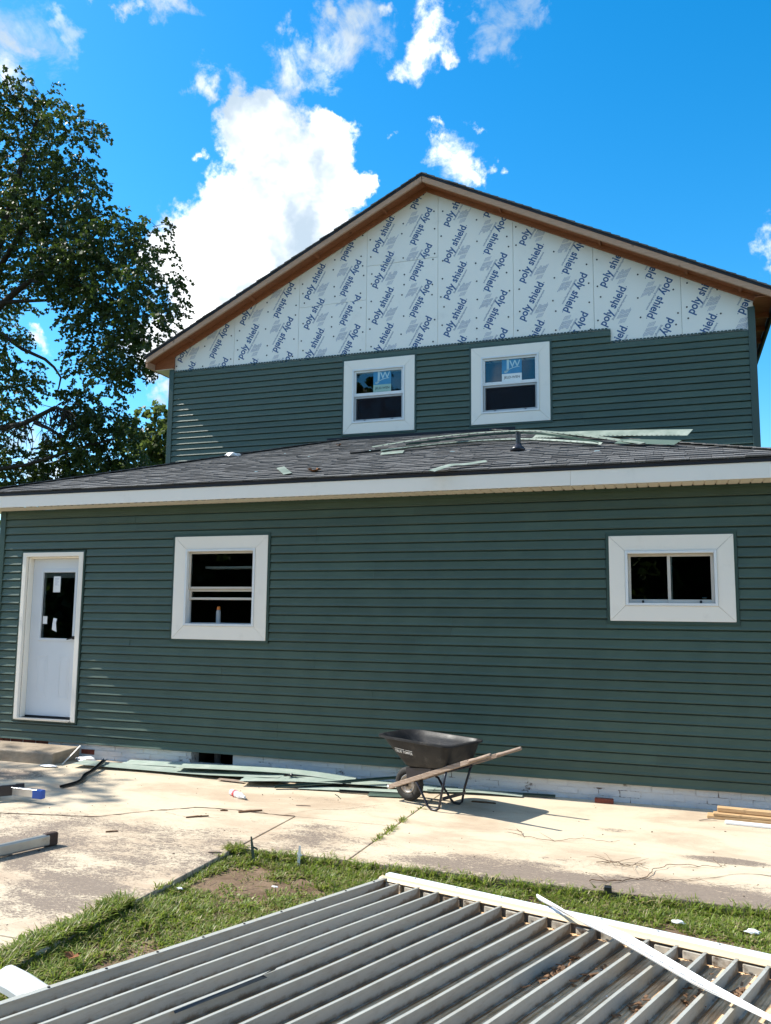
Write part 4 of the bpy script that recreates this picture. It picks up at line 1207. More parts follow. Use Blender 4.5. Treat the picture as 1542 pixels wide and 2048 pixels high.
# ------------------------------------------------------------------ trees
def make_tree(name, label, blobs_, limbs, leafm, seed, dens, leaf=(.10, .050), extra=()):
    r_ = np.random.default_rng(seed)
    t = empty(name, label, 'tree', loc=(limbs[0][0][0][0], limbs[0][0][0][1], GZ))
    base = Vector(t.location)
    m = MB()
    for pts, r0, r1 in limbs:
        n = len(pts); m.tube([Vector(p) - base for p in pts], [r0 + (r1 - r0) * i / (n - 1) for i in range(n)], 8)
    m.build('trunk', 'bark', t, smooth=True)
    V = []; twigs = MB()
    for (cx, cy, cz, rr) in list(blobs_) + list(extra):
        k = int(dens * rr * rr) + 3
        for _ in range(k):
            d = r_.normal(size=3); d /= np.linalg.norm(d)
            p = np.array((cx, cy, cz)) + d * rr * .9 * (r_.random() ** .45) * np.array((1, 1.5, 1))
            out = d * np.array((1, 1, .2)); out /= max(.2, np.linalg.norm(out))
            L = r_.uniform(.24, .50); q = p.copy(); a0 = p.copy()
            nl = r_.integers(12, 20)
            for i in range(nl):
                f = i / nl
                dirn = out * (1.1 - .6 * f) + np.array((0, 0, -1.0)) * (-.1 + .85 * f) + r_.normal(size=3) * .25; dirn /= np.linalg.norm(dirn)
                q = q + dirn * L / nl
                side = np.cross(dirn, r_.normal(size=3)); side /= max(1e-3, np.linalg.norm(side))
                ax = side * .75 + dirn * .55 + np.array((0, 0, -.25)); ax /= np.linalg.norm(ax)
                wv = np.cross(ax, r_.normal(size=3)); wv /= max(1e-3, np.linalg.norm(wv))
                l = leaf[0] * r_.uniform(.7, 1.25); w = leaf[1] * r_.uniform(.7, 1.2)
                V.append(np.stack((q, q + ax * l * .45 + wv * w, q + ax * l, q + ax * l * .45 - wv * w)))
            if r_.random() < .35: twigs.tube([Vector(a0 - out * .25) - base, Vector(a0) - base, Vector(q) - base], [.008, .005, .002], 3, cap=False)
    V = np.concatenate(V).reshape(-1, 3) - np.array(base)
    nq = len(V) // 4
    me = bpy.data.meshes.new('crown')
    me.vertices.add(len(V)); me.vertices.foreach_set('co', V.ravel())
    me.loops.add(nq * 4); me.loops.foreach_set('vertex_index', np.arange(nq * 4))
    me.polygons.add(nq); me.polygons.foreach_set('loop_start', np.arange(nq) * 4); me.polygons.foreach_set('loop_total', np.full(nq, 4))
    me.materials.append(MATS[leafm]); me.update(); me.validate()
    link('crown', me, t)
    tag(twigs.build('twigs', 'bark', t, fix=False), kind='stuff')
    return t, nq
TR = random.Random(3)
trunk_base = (-16.2, 6.4, GZ)
limbs = [([trunk_base, (-16.15, 6.4, 2.5), (-16.0, 6.35, 4.6), (-15.7, 6.3, 7.2)], .34, .17)]
mainL = [(-15.7, 6.3, 7.2)] + LIMBS['main'][1:]
limbs += [(mainL, .11, .04), (LIMBS['side'], .06, .03), ([(-15.7, 6.3, 7.2)] + LIMBS['droop'], .06, .012),
          ([(-16.05, 6.37, 4.2)] + LIMBS['dead'][1:], .085, .03), (LIMBS['deadb'], .05, .03),
          ([(-15.9, 6.3, 6.4), (-15.6, 6.3, 9.5), (-14.9, 6.4, 12.5), (-14.4, 6.4, 14.0)], .15, .03), ([(-15.6, 6.3, 9.5), (-14.2, 6.2, 11.3), (-12.8, 6.1, 12.0)], .08, .02),
          ([(-15.9, 6.35, 5.0), (-14.3, 6.6, 5.2), (-12.6, 6.7, 5.6), (-11.9, 6.7, 5.7)], .055, .02), ([LIMBS['main'][4], (-12.4, 6.3, 9.2), (-11.2, 6.2, 8.6)], .05, .015)]
dead = LIMBS['dead']
for _ in range(46):                                       # bare twigs on the dying lower limb
    i = TR.randrange(2, len(dead) - 1); p = Vector(dead[i]).lerp(Vector(dead[i + 1]), TR.random())
    pts = [p]; d = Vector((TR.uniform(-.8, .9), TR.uniform(-.5, .5), TR.uniform(-1, .45))).normalized()
    for _k in range(5):
        d = (d + Vector((TR.uniform(-.35, .35), TR.uniform(-.3, .3), TR.uniform(-.55, .15)))).normalized()
        pts.append(pts[-1] + d * TR.uniform(.10, .26))
    limbs.append((pts, .016, .003))
    if TR.random() < .5:
        d2 = (d + Vector((TR.uniform(-1, 1), 0, TR.uniform(-1, .5)))).normalized(); limbs.append(([pts[3], pts[3] + d2 * .18, pts[3] + d2 * .3 + Vector((0, 0, -.1))], .007, .002))
extra = [(-14.6, -1.9, 8.3, .5), (-16.6, -1.7, 9.2, .6), (-13.6, -2.1, 7.8, .35), (-16.0, 2.0, 11.0, .8), (-14.7, 1.9, 9.9, .5), (-17.4, 3.6, 11.7, 1.0), (-18.0, 5.5, 12.6, 1.3), (-15.3, -2.0, 8.9, .4)]
limbs += [([(-15.9, 6.3, 6.4), (-16.6, 4.2, 9.2), (-16.5, 2.0, 10.2), (-16.0, -.6, 9.6), (-15.0, -1.8, 8.6)], .12, .02)]
make_tree('broadleaf_tree', 'tall drooping broadleaf tree at the left with a dying lower limb', TREE_BLOBS, limbs, 'leaf_green', 5, 175, leaf=(.085, .040), extra=extra)
bx, by, bz, _ = BUSH_BLOBS[0]
make_tree('small_tree', 'smaller dense tree behind the house, just left of the upper wall', BUSH_BLOBS, [([(bx - .3, by, GZ), (bx - .2, by, 2.5), (bx, by, bz)], .14, .05), ([(bx - .2, by, 2.5), (bx + .5, by, 4.2), (BUSH_BLOBS[6][0], by, BUSH_BLOBS[6][2])], .08, .03), ([(bx - .22, by, 2.2), (BUSH_BLOBS[9][0], by, BUSH_BLOBS[9][2])], .06, .02)], 'leaf_light', 9, 60, leaf=(.15, .085))
shb = [(-11.2, 3.2, 1.2, .9), (-10.6, 2.4, 2.0, .7), (-12.0, 3.6, 2.2, .9), (-11.0, 3.0, 2.9, .7)]
t_, _q = make_tree('shrub', 'leafy shrub just past the left corner of the house', shb, [([(-11.2, 3.0, GZ), (-11.2, 3.0, 1.0), (-11.0, 3.0, 2.4)], .05, .02)], 'leaf_light', 12, 60, leaf=(.10, .05))
t_['category'] = 'shrub'
# trees across the yard behind the viewer: they show in the window glass
rb = [(-13 + TR.uniform(-5, 4.2), -20 + TR.uniform(-1.5, 1.5), TR.uniform(3.5, 13.5), TR.uniform(1.2, 2.0)) for _ in range(26)]
t_, _q = make_tree('broadleaf_tree', 'large dark tree across the yard, reflected in the upper window glass', rb, [([(-13, -20, GZ), (-13, -20, 6), (-12.6, -20, 12)], .4, .1)], 'leaf_green', 21, 14, leaf=(.32, .17))
hb = [(x, -24 + TR.uniform(-1, 1), z_, 1.5) for x in np.arange(-42, 14, 1.15) for z_ in (.8, 2.4, 4.0, 5.6)]
t_, _q = make_tree('hedge', 'long tall hedge across the yard, reflected in the lower window glass', hb, [([(-6, -24, GZ), (-6, -24, 2)], .1, .05)], 'leaf_green', 22, 17, leaf=(.55, .32))
t_['category'] = 'hedge'
# ------------------------------------------------------------------ wheelbarrow
wb = empty('wheelbarrow', 'black plastic wheelbarrow with weathered wooden handles beside the wall', 'wheelbarrow', loc=(-2.52, -.69, 0), rz=R(-21.5))
def rrect(xa, xb, ya, yb, r, n=5):
    """rounded rectangle corner list; ya(x) half width front/back"""
    pts = []
    for cx, cy, a0 in ((xb - r[1], yb - r[1], 0), (xa + r[0], ya - r[0], 90), (xa + r[0], -ya + r[0], 180), (xb - r[1], -yb + r[1], 270)):
        rr = r[1] if a0 in (0, 270) else r[0]
        for i in range(n + 1):
            a = R(a0 + 90 * i / n); pts.append((cx + rr * math.cos(a), cy + rr * math.sin(a)))
    return pts
secs = [  # x front, x back, half width front / back, corner radii, z front, z back
    (.12, .58, .17, .19, (.07, .05), .352, .392), (.055, .610, .19, .215, (.10, .06), .372, .408), (.0, .632, .215, .235, (.12, .07), .43, .45),
    (-.075, .652, .245, .258, (.13, .08), .51, .51), (-.150, .668, .268, .277, (.15, .085), .58, .57), (-.212, .68, .288, .292, (.17, .09), .640, .620)]
def ring_pts(sx, inset=0.):
    xa, xb, ya, yb, r, za, zb = sx
    xa += inset; xb -= inset; ya -= inset; yb -= inset
    return [(x, y, za + (zb - za) * (x - xa) / (xb - xa)) for x, y in rrect(xa, xb, ya, yb, r)]
m = MB(); rings = [ring_pts(s) for s in secs]
lip = [(p[0] + (.022 if p[0] > .2 else -.022) * (1 if abs(p[0] - .2) > .3 else .0), p[1] + math.copysign(.02, p[1]), p[2] + .004) for p in rings[-1]]
lip2 = [(a[0], a[1], a[2] - .016) for a in lip]
inner = [[(x, y, z + .006) for x, y, z in ring_pts(s, .008)] for s in secs[::-1]]
seq = [rings[0]] + rings[1:] + [lip2, lip, [(p[0], p[1], p[2] + .010) for p in rings[-1]]] + inner
n = len(rings[0])
for rg_ in seq: m.v += rg_
for i in range(len(seq) - 1):
    for j in range(n): k = (j + 1) % n; m.f.append([i * n + j, i * n + k, (i + 1) * n + k, (i + 1) * n + j])
m.f.append(list(range(n))[::-1]); m.f.append(list(range((len(seq) - 1) * n, len(seq) * n))); m.mi = [0] * len(m.f)
tray = m.build('tray', 'tray_plastic', wb, smooth=True)
md = tray.modifiers.new('weighted', 'EDGE_SPLIT'); md.split_angle = R(50)
# maker's lettering on the near side
m = MB()
def side_pt(u, v):
    """point on the near tray side: u along x, v height fraction"""
    x = u; zf = .44 + v * .14
    for a, c in zip(secs, secs[1:]):
        za = a[5] + (a[6] - a[5]) * (x - a[0]) / (a[1] - a[0]); zc = c[5] + (c[6] - c[5]) * (x - c[0]) / (c[1] - c[0])
        if za <= zf <= zc:
            t = (zf - za) / (zc - za); ha = a[2] + (a[3] - a[2]) * (x - a[0]) / (a[1] - a[0]); hc = c[2] + (c[3] - c[2]) * (x - c[0]) / (c[1] - c[0])
            return Vector((x, -(ha + (hc - ha) * t) - .004, zf))
    return Vector((x, -.25, zf))
vs, fs = text_mesh('TRUE TEMPER', .018)
base = len(m.v); m.v = [tuple(side_pt(.025 + v.x * .215, .46 + v.y * .215 / .14 * 1.0 - v.x * .10)) for v in vs]; m.f = [list(f) for f in fs]; m.mi = [0] * len(fs)
for a, c in ((.0, .55), (.62, 1.0)):
    q = [side_pt(.025 + a * .215, .46 + .235 - a * .10), side_pt(.025 + c * .215, .46 + .235 - c * .10), side_pt(.025 + c * .215, .46 + .27 - c * .10), side_pt(.025 + a * .215, .46 + .27 - a * .10)]
    m.add(q, [(0, 1, 2, 3)])
m.build('lettering', 'paper', tray, fix=False)
HS = .367
def HP(x, s): return Vector((x, s * (.13 + (x + .15) * (.125 / 1.28)), .13 + (x + .15) * HS))
for s in (-1, 1):
    m = MB(); sec = []
    for x, w, h in ((-.15, .036, .045), (.30, .036, .045), (.78, .036, .045), (.88, .036, .040)): sec.append((HP(x, s), w, h))
    for (a, w, h), (c, w2, h2) in zip(sec, sec[1:]): m.beam(a, c, w, h, (0, 0, 1), w2, h2)
    bevel(m.build('handle', 'lumber_gray', wb), .005, 2)
    m = MB(); m.tube([HP(.872, s), HP(.90, s), HP(.95, s), HP(1.06, s), HP(1.125, s), HP(1.13, s)], [.019, .021, .0165, .017, .017, .012], 10)
    m.build('grip', 'lumber_gray', wb, smooth=True)
    m = MB(); p = HP(-.152, s); m.tube([p + Vector((-.004, 0, 0)), p + Vector((.01, 0, .003))], .024, 8); m.build('handle_cap', 'aluminium', wb)
    top1 = HP(.20, s) + Vector((0, 0, -.024)); top2 = HP(.60, s) + Vector((0, 0, -.024)); yb = s * .185
    m = MB(); m.tube([top1, top1 + Vector((.03, s * .005, -.01)), (.27, s * .17, .17), (.375, yb, .035), (.405, yb, .014), (.44, yb, .011), (.475, yb, .014), (.505, yb, .035), (.535, s * .185, .17), top2], .0115, 8)
    m.build('leg', 'black_steel', wb, smooth=True)
    m = MB(); m.add([HP(.10, s) + Vector((0, -s * .018, .022)), HP(.42, s) + Vector((0, -s * .018, .022)), (.42, s * .17, .383), (.10, s * .15, .352)] +
                    [HP(.10, s) + Vector((0, s * .014, .022)), HP(.42, s) + Vector((0, s * .014, .022)), (.42, s * .20, .383), (.10, s * .18, .352)],
                    [(0, 1, 2, 3), (7, 6, 5, 4), (0, 4, 5, 1), (1, 5, 6, 2), (2, 6, 7, 3), (3, 7, 4, 0)]); m.build('riser', 'black_steel', wb)
m = MB(); m.beam((.545, -.185, .125), (.545, .185, .125), .006, .030, (0, 0, 1)); m.build('cross_brace', 'black_steel', wb)
m = MB(); m.beam((.62, -.19, .385), (.62, .19, .385), .03, .012); m.build('tray_support', 'black_steel', wb)
wh = bpy.data.objects.new('wheel', None); COL.objects.link(wh); wh.parent = wb; wh.location = (0, 0, .163)
m = MB(); prof = [(.088, -.030), (.105, -.040), (.130, -.044), (.150, -.036), (.161, -.018), (.163, 0), (.161, .018), (.150, .036), (.130, .044), (.105, .040), (.088, .030)]
NS = 40
for i in range(NS):
    a = 2 * math.pi * i / NS
    for r_, y in prof: m.v.append((r_ * math.cos(a), y, r_ * math.sin(a)))
for i in range(NS):
    for j in range(len(prof)):
        k = (j + 1) % len(prof); i2 = (i + 1) % NS
        m.f.append([i * len(prof) + j, i2 * len(prof) + j, i2 * len(prof) + k, i * len(prof) + k]); m.mi.append(0)
m.build('tyre', 'rubber', wh, smooth=True)
m = MB(); pr = [(.02, -.045), (.025, -.028), (.06, -.018), (.075, -.030), (.088, -.036), (.092, -.030), (.088, -.026), (.078, -.012), (.078, .012), (.088, .036), (.06, .02), (.02, .04)]
for i in range(NS):
    a = 2 * math.pi * i / NS
    for r_, y in pr: m.v.append((r_ * math.cos(a), y, r_ * math.sin(a)))
for i in range(NS):
    for j in range(len(pr) - 1):
        i2 = (i + 1) % NS; m.f.append([i * len(pr) + j, i2 * len(pr) + j, i2 * len(pr) + j + 1, i * len(pr) + j + 1]); m.mi.append(0)
m.build('rim', 'rim_steel', wh, smooth=True)
m = MB(); m.tube([(0, -.14, 0), (0, .14, 0)], .009, 8); m.build('axle', 'black_steel', wh)
m = MB()
for s in (-1, 1): m.beam((0, s * .125, .163), HP(.02, s) + Vector((0, 0, -.01)), .03, .02); m.beam((-.05, s * .115, .165), (.06, s * .115, .19), .012, .05)
m.build('axle_bracket', 'black_steel', wb)
m = MB(); m.beam((-.165, -.135, .128), (-.165, .135, .128), .02, .02); m.build('nose_guard', 'black_steel', wb)

# ------------------------------------------------------------------ scrap siding
def panel(name, pts, w, label, group, ups=None, m_=None, kind='double', curl=0., holes=True):
    """vinyl siding off-cut lying along pts (world); origin at its first point"""
    m_ = m_ or ('siding_back' if group == G1 else 'scrap_siding_lit')
    pts = [Vector(p) for p in pts]
    # resample
    P = []
    n = 14
    for i in range(n + 1):
        t = i / n * (len(pts) - 1); k = min(int(t), len(pts) - 2); f = t - k
        P0 = pts[max(k - 1, 0)]; P1 = pts[k]; P2 = pts[k + 1]; P3 = pts[min(k + 2, len(pts) - 1)]
        P.append(.5 * ((2 * P1) + (P2 - P0) * f + (2 * P0 - 5 * P1 + 4 * P2 - P3) * f * f + (3 * P1 - P0 - 3 * P2 + P3) * f ** 3))
    o = P[0].copy(); P = [p - o for p in P]
    h = w / 2
    if kind == 'double': prof = [(-h, .012), (-h, 0), (-h + .004, .013), (-.004, .006), (0, .004), (0, .016), (h - .03, .006), (h, .006), (h, .0045), (h - .03, .0045), (.002, .0145), (.002, .003), (-.004, .0045), (-h + .005, .0115), (-h + .0025, .0)]
    elif kind == 'single': prof = [(-h, 0), (-h, .013), (h, .006), (h, .0045), (-h + .002, .0115), (-h + .002, 0)]
    else: prof = [(-h, 0), (-h, .022), (-h + .002, .022), (-h + .002, .002), (h - .002, .002), (h - .002, .012), (h, .012), (h, 0)]
    if curl: prof = [(a, b_ + curl * (a / h) ** 2) for a, b_ in prof]
    m = MB(); m.sweep(P, prof, ups=[ups] * len(P) if ups else None)
    if kind == 'double' and holes:                         # slotted nailing hem
        pass
    ob = m.build(name, m_); ob.location = o
    return tag(ob, label, 'siding piece' if kind != 'channel' else 'trim strip', group)
G1 = 'siding off-cuts heaped along the wall'
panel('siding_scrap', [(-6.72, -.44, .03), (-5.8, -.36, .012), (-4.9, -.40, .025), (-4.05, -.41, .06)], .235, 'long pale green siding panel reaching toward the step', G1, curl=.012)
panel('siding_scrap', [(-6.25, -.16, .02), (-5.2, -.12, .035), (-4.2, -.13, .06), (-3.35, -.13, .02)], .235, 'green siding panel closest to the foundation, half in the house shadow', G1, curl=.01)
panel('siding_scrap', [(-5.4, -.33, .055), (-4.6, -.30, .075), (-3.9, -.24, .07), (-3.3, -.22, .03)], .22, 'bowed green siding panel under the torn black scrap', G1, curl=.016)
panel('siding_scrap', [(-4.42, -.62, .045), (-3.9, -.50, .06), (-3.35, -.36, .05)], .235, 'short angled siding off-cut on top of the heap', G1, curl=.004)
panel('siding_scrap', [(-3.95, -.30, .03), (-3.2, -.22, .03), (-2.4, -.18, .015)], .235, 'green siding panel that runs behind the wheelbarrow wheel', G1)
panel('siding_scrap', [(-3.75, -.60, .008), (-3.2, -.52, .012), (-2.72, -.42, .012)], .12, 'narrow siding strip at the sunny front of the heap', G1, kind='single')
panel('siding_scrap', [(-2.98, -.58, .006), (-2.62, -.52, .006)], .235, 'small ridged dark green off-cut beside the wheelbarrow tyre', G1, m_='siding')
panel('siding_scrap', [(-2.6, -.24, .008), (-2.0, -.14, .02), (-1.5, -.09, .008)], .15, 'siding strip under the wheelbarrow, close to the wall', G1, kind='single')
panel('siding_scrap', [(-3.6, -.10, .01), (-2.9, -.07, .015), (-2.2, -.05, .008)], .12, 'siding strip tucked against the bricks behind the wheel', G1, kind='single', m_='siding')
panel('siding_scrap', [(-4.75, -.55, .01), (-4.42, -.58, .012)], .06, 'thin brown-edged sliver before the heap', G1, kind='single', m_='lumber_gray')
panel('trim_channel', [(-3.98, -.72, .015), (-3.4, -.45, .055), (-2.65, -.10, .11)], .05, 'long dark channel strip propped across the heap to the wheel', G1, kind='channel', m_='siding_trim')
panel('trim_channel', [(-2.45, -.30, .01), (-1.8, -.12, .01), (-1.18, -.05, .01)], .04, 'dark channel strip ending right of the wheelbarrow', G1, kind='channel', m_='siding_trim')
panel('trim_channel', [(-3.3, -.62, .008), (-2.9, -.58, .01), (-2.5, -.50, .008)], .035, 'short dark channel strip in front of the heap', G1, kind='channel', m_='black_plastic')
panel('trim_channel', [(-6.04, -1.50, .006), (-6.03, -1.22, .012), (-6.18, -.95, .02), (-6.25, -.72, .03), (-6.42, -.30, .07)], .04, 'kinked black channel strip lying alone on the concrete', None, kind='channel', m_='black_plastic')
m = MB()
for k in range(6):
    a = k * 1.05 + .3; l = (.16, .07, .10, .06, .24, .09)[k]
    m.add([(0, 0, .01), (.02 * math.cos(a + 1.2), .02 * math.sin(a + 1.2), .015), (l * math.cos(a), l * .5 * math.sin(a), .004 + .01 * (k % 2)), (.02 * math.cos(a - 1.2), .02 * math.sin(a - 1.2), .012)], [(0, 1, 2, 3)])
m.tube([(0, 0, .012), (0, 0, .03)], [.02, .004], 6)
o = m.build('rubber_scrap', 'black_plastic'); o.location = (-3.93, -.42, .085); tag(o, 'torn black star-shaped scrap lying on the siding heap', 'scrap')

# off-cuts on the low roof
RN = tuple(_n)
G2 = 'siding off-cuts left on the low roof'
def rp(x, y, h=.02): return (x, y, ROOFZ(x, y) + h)
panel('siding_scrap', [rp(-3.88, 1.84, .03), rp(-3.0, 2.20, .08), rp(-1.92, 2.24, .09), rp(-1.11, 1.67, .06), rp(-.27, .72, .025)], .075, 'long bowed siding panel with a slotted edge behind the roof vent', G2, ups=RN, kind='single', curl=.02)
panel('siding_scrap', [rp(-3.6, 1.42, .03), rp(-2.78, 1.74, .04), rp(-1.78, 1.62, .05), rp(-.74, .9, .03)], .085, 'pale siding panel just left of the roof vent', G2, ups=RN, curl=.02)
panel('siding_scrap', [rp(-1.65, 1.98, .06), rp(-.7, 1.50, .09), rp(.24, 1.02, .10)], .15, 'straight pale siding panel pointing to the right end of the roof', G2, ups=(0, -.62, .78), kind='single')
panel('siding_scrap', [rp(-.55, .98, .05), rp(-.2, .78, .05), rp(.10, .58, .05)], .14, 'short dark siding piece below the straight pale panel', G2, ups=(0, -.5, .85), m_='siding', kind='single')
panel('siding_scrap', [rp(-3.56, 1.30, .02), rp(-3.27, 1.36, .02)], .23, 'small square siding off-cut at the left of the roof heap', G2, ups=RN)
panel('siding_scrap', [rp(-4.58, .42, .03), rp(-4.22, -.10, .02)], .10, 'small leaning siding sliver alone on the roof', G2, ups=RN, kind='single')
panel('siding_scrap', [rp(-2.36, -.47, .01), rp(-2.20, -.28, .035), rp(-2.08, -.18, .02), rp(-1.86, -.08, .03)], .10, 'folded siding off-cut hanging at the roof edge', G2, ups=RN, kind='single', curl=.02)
panel('trim_channel', [rp(-4.07, 1.48, .02), rp(-3.8, 1.55, .02), rp(-3.55, 1.64, .02)], .05, 'black channel strip on the roof left of the off-cuts', G2, ups=RN, kind='channel', m_='black_plastic')
panel('trim_channel', [rp(-3.3, 1.55, .09), rp(-2.3, 1.85, .12), rp(-1.6, 1.75, .11), rp(-.75, .95, .05)], .035, 'dark channel strip curving in front of the roof vent', G2, ups=RN, kind='channel', m_='siding_trim')
def slots(o, up, side, n, a0=.05, a1=.95):
    """dark nailing slots punched along one edge of an off-cut"""
    v = o.data.vertices; L_ = 15; per = len(v) // L_; m = MB()
    k = max(range(per), key=lambda q: (v[q].co.dot(Vector(side)), v[q].co.dot(Vector(up))))
    P = [v[i * per + k].co.copy() for i in range(L_)]
    for i in range(n):
        t = (a0 + (a1 - a0) * i / n) * (L_ - 1); j = int(t); f = t - j; p = P[j].lerp(P[min(j + 1, L_ - 1)], f); d = (P[min(j + 1, L_ - 1)] - P[j]).normalized()
        p = p - Vector(side) * .010 + Vector(up) * .004
        m.beam(p - d * .012, p + d * .012, .008, .003, up)
    return tag(m.build('nail_slot', 'drip_edge', o), kind='stuff')
for o in list(COL.objects):
    if o.name.startswith('siding_scrap') and o.get('group') == G2 and any(w in o['label'] for w in ('bowed', 'left of the roof vent', 'right end')): slots(o, RN, (0, -.9, -.3), 34)

# crumpled things
def crumple(name, loc, size, m_, label, cat, seed, flat=.5):
    bm = bmesh.new(); bmesh.ops.create_icosphere(bm, subdivisions=2, radius=1)
    for v in bm.verts:
        f = 1 + .55 * noise.noise(v.co * 1.7 + Vector((seed, 0, 0))) + .3 * noise.noise(v.co * 4 + Vector((0, seed, 0)))
        v.co = Vector((v.co.x * size[0] * f, v.co.y * size[1] * f, v.co.z * size[2] * f))
        v.co.z = max(v.co.z, -size[2] * flat)
    me = bpy.data.meshes.new(name); bm.to_mesh(me); bm.free(); me.materials.append(MATS[m_])
    o = link(name, me, None, loc); return tag(o, label, cat)
crumple('plastic_bag', rp(-6.22, 2.09, .03), (.11, .06, .04), 'clear_plastic', 'crumpled white plastic scrap on the roof near the upper wall', 'scrap', 4)
crumple('plastic_bag', (-6.80, -.17, .03), (.15, .06, .03), 'clear_plastic', 'crumpled white plastic scrap on the ground by the step', 'scrap', 8)
crumple('plastic_bag', (-6.98, -.62, .015), (.12, .04, .015), 'clear_plastic', 'flattened grey-white plastic strip before the step', 'scrap', 15)
m = MB(); m.beam((0, 0, 0), (-.03, .34, .165), .016, .004); o = m.build('trim_strip', 'trim_wood'); o.location = (-6.94, -.42, .004); tag(o, 'thin pale strip leaning on the right side of the step', 'trim strip')
def leaf_thing(name, loc, s, label, seed, up=None):
    r_ = random.Random(seed); m = MB(); pts = []
    for k in range(14):
        a = 2 * math.pi * k / 14; rr = s * (1 if k % 2 else .55) * r_.uniform(.75, 1.15)
        pts.append((rr * math.cos(a), rr * .75 * math.sin(a), s * .30 * (r_.random() + .5 * math.cos(2 * a)) + .1 * s))
    m.add([(0, 0, 0)] + pts, [(0, 1 + k, 1 + (k + 1) % 14) for k in range(14)])
    o = m.build(name, 'leaf_brown', fix=False); o.location = loc; o.modifiers.new('thick', 'SOLIDIFY').thickness = .002
    return tag(o, label, 'leaf')
leaf_thing('dry_leaf', rp(-3.95, .04, .02), .09, 'curled brown leaf on the low roof', 1)
leaf_thing('dry_leaf', rp(-4.72, 2.64, .02), .05, 'small reddish leaf high on the low roof, left of the upper windows', 2)
leaf_thing('dry_leaf', (-3.05, -4.92, .02), .055, 'brown curled leaf in the grass by the slab edge', 3)
m = MB()
for x, y in ((-4.88, .32), (-4.67, 1.51), (-3.9, 1.8), (-.78, .58), (-2.61, 1.22), (-3.9, 2.47), (-5.3, 2.0)):
    p = Vector(rp(x, y, .012)); a = rnd.uniform(0, 3); m.beam(p, p + Vector((.06 * math.cos(a), .05 * math.sin(a), .05 * math.sin(a) * PIT)), .02, .004, RN)
tag(m.build('vinyl_crumbs', 'sticker_pale'), kind='stuff')

# crushed bottle
bt = empty('crushed_bottle', 'crushed clear plastic bottle with a red label on the concrete', 'bottle', loc=(-4.27, -1.12, .026), rz=R(-33))
m = MB(); m.tube([(0, 0, 0), (.02, 0, .002), (.06, .004, .0), (.10, -.004, .004), (.15, .004, -.002), (.20, 0, 0), (.235, .004, .0), (.265, .004, 0)], [.016, .034, .026, .035, .027, .034, .022, .012], 12); m.build('bottle_body', 'clear_plastic', bt)
m = MB(); m.tube([(.072, .001, .002), (.10, -.004, .004), (.112, -.002, .004)], [.031, .0365, .034], 12); m.build('bottle_label', 'red_print', bt)
m = MB(); m.tube([(.266, .004, 0), (.285, .004, 0)], .014, 10); m.build('cap', 'sticker_white', bt)

# ladders at the left edge
ld = empty('ladder', 'aluminium ladder rail with blue end cap and black side channel', 'ladder', loc=(-5.72, -2.12, 0))
m = MB(); m.beam((-1.6, .02, .085), (-.06, .0, .085), .022, .070); m.beam((-1.6, .02, .125), (-.06, 0, .1245), .05, .006); bevel(m.build('rail', 'aluminium', ld), .003)
m = MB(); m.beam((-.115, .0, .085), (.0, -.002, .085), .055, .082); bevel(m.build('end_cap', 'blue_plastic', ld), .008, 2)
m = MB(); m.beam((-1.05, -.62, .075), (-.33, .05, .10), .03, .10); m.beam((-.36, .02, .10), (-.30, .075, .10), .036, .11); bevel(m.build('side_channel', 'black_steel', ld), .005)
m = MB(); m.tube([(-.52, -.145, .06), (-.50, -.16, .06)], .03, 10); m.build('hinge_bolt', 'dull_aluminium', ld)
m = MB(); m.beam((-1.6, .14, .10), (-.52, -.05, .10), .03, .05); m.build('rail', 'aluminium', ld)
m = MB(); m.beam((-1.4, -.3, .03), (-.62, -.18, .03), .05, .05); m.build('foot_bar', 'aluminium', ld)
lg = empty('stepladder', 'dull aluminium tube with brown rubber cap lying on the concrete', 'ladder', loc=(-4.66, -3.24, .055))
m = MB(); m.beam((-.5, -1.45, .0), (.0, -.02, .0), .050, .085); bevel(m.build('tube', 'dull_aluminium', lg), .012, 3)
m = MB(); m.beam((-.022, -.055, .0), (.018, .045, .0), .062, .10); bevel(m.build('rubber_cap', 'rubber_brown', lg), .014, 3)
m = MB(); m.beam((-.75, -.42, .03), (-.38, -.22, .035), .05, .012); m.beam((-.38, -.22, .035), (-.215, -.47, .05), .045, .012); m.build('brace', 'aluminium', lg)
m = MB(); m.beam((-.62, -1.30, -.03), (-.15, -.28, -.03), .03, .03); m.build('inner_rail', 'aluminium', lg)

# lumber at the right
G3 = 'off-cuts by the wall at the right'
def timber(name, a, b, w, h, m_, label, cat='plank', up=(0, 0, 1)):
    a = Vector(a); b = Vector(b); m = MB(); m.beam(Vector((0, 0, 0)), b - a, w, h, up); o = bevel(m.build(name, m_), .003); o.location = a; return tag(o, label, cat, G3)
timber('plank', (.24, -.30, .015), (1.6, -.40, .015), .14, .026, 'lumber_fresh', 'lowest reddish plank of the lumber by the wall')
timber('plank', (.29, -.33, .042), (1.7, -.42, .042), .09, .022, 'lumber_fresh', 'middle plank of the lumber by the wall')
timber('plank', (.33, -.27, .076), (.82, -.31, .076), .09, .036, 'lumber_fresh', 'short pale yellow board on top of the lumber')
timber('trim_board', (.38, -.50, .012), (1.7, -.60, .012), .085, .02, 'white_vinyl', 'white trim board on the ground before the lumber', 'board')
timber('paint_stick', (.16, -.50, .006), (.30, -.42, .02), .012, .006, 'lumber_gray', 'thin grey stick pointing at the lumber', 'stick')
ob = MB().box(-.09, .09, -.03, .03, 0, .045).build('broken_brick', 'brick_red'); ob.location = (-.70, -.08, .0); ob.rotation_euler = (0, 0, .02); tag(bevel(ob, .006), 'broken red brick on the ground against the foundation', 'brick')

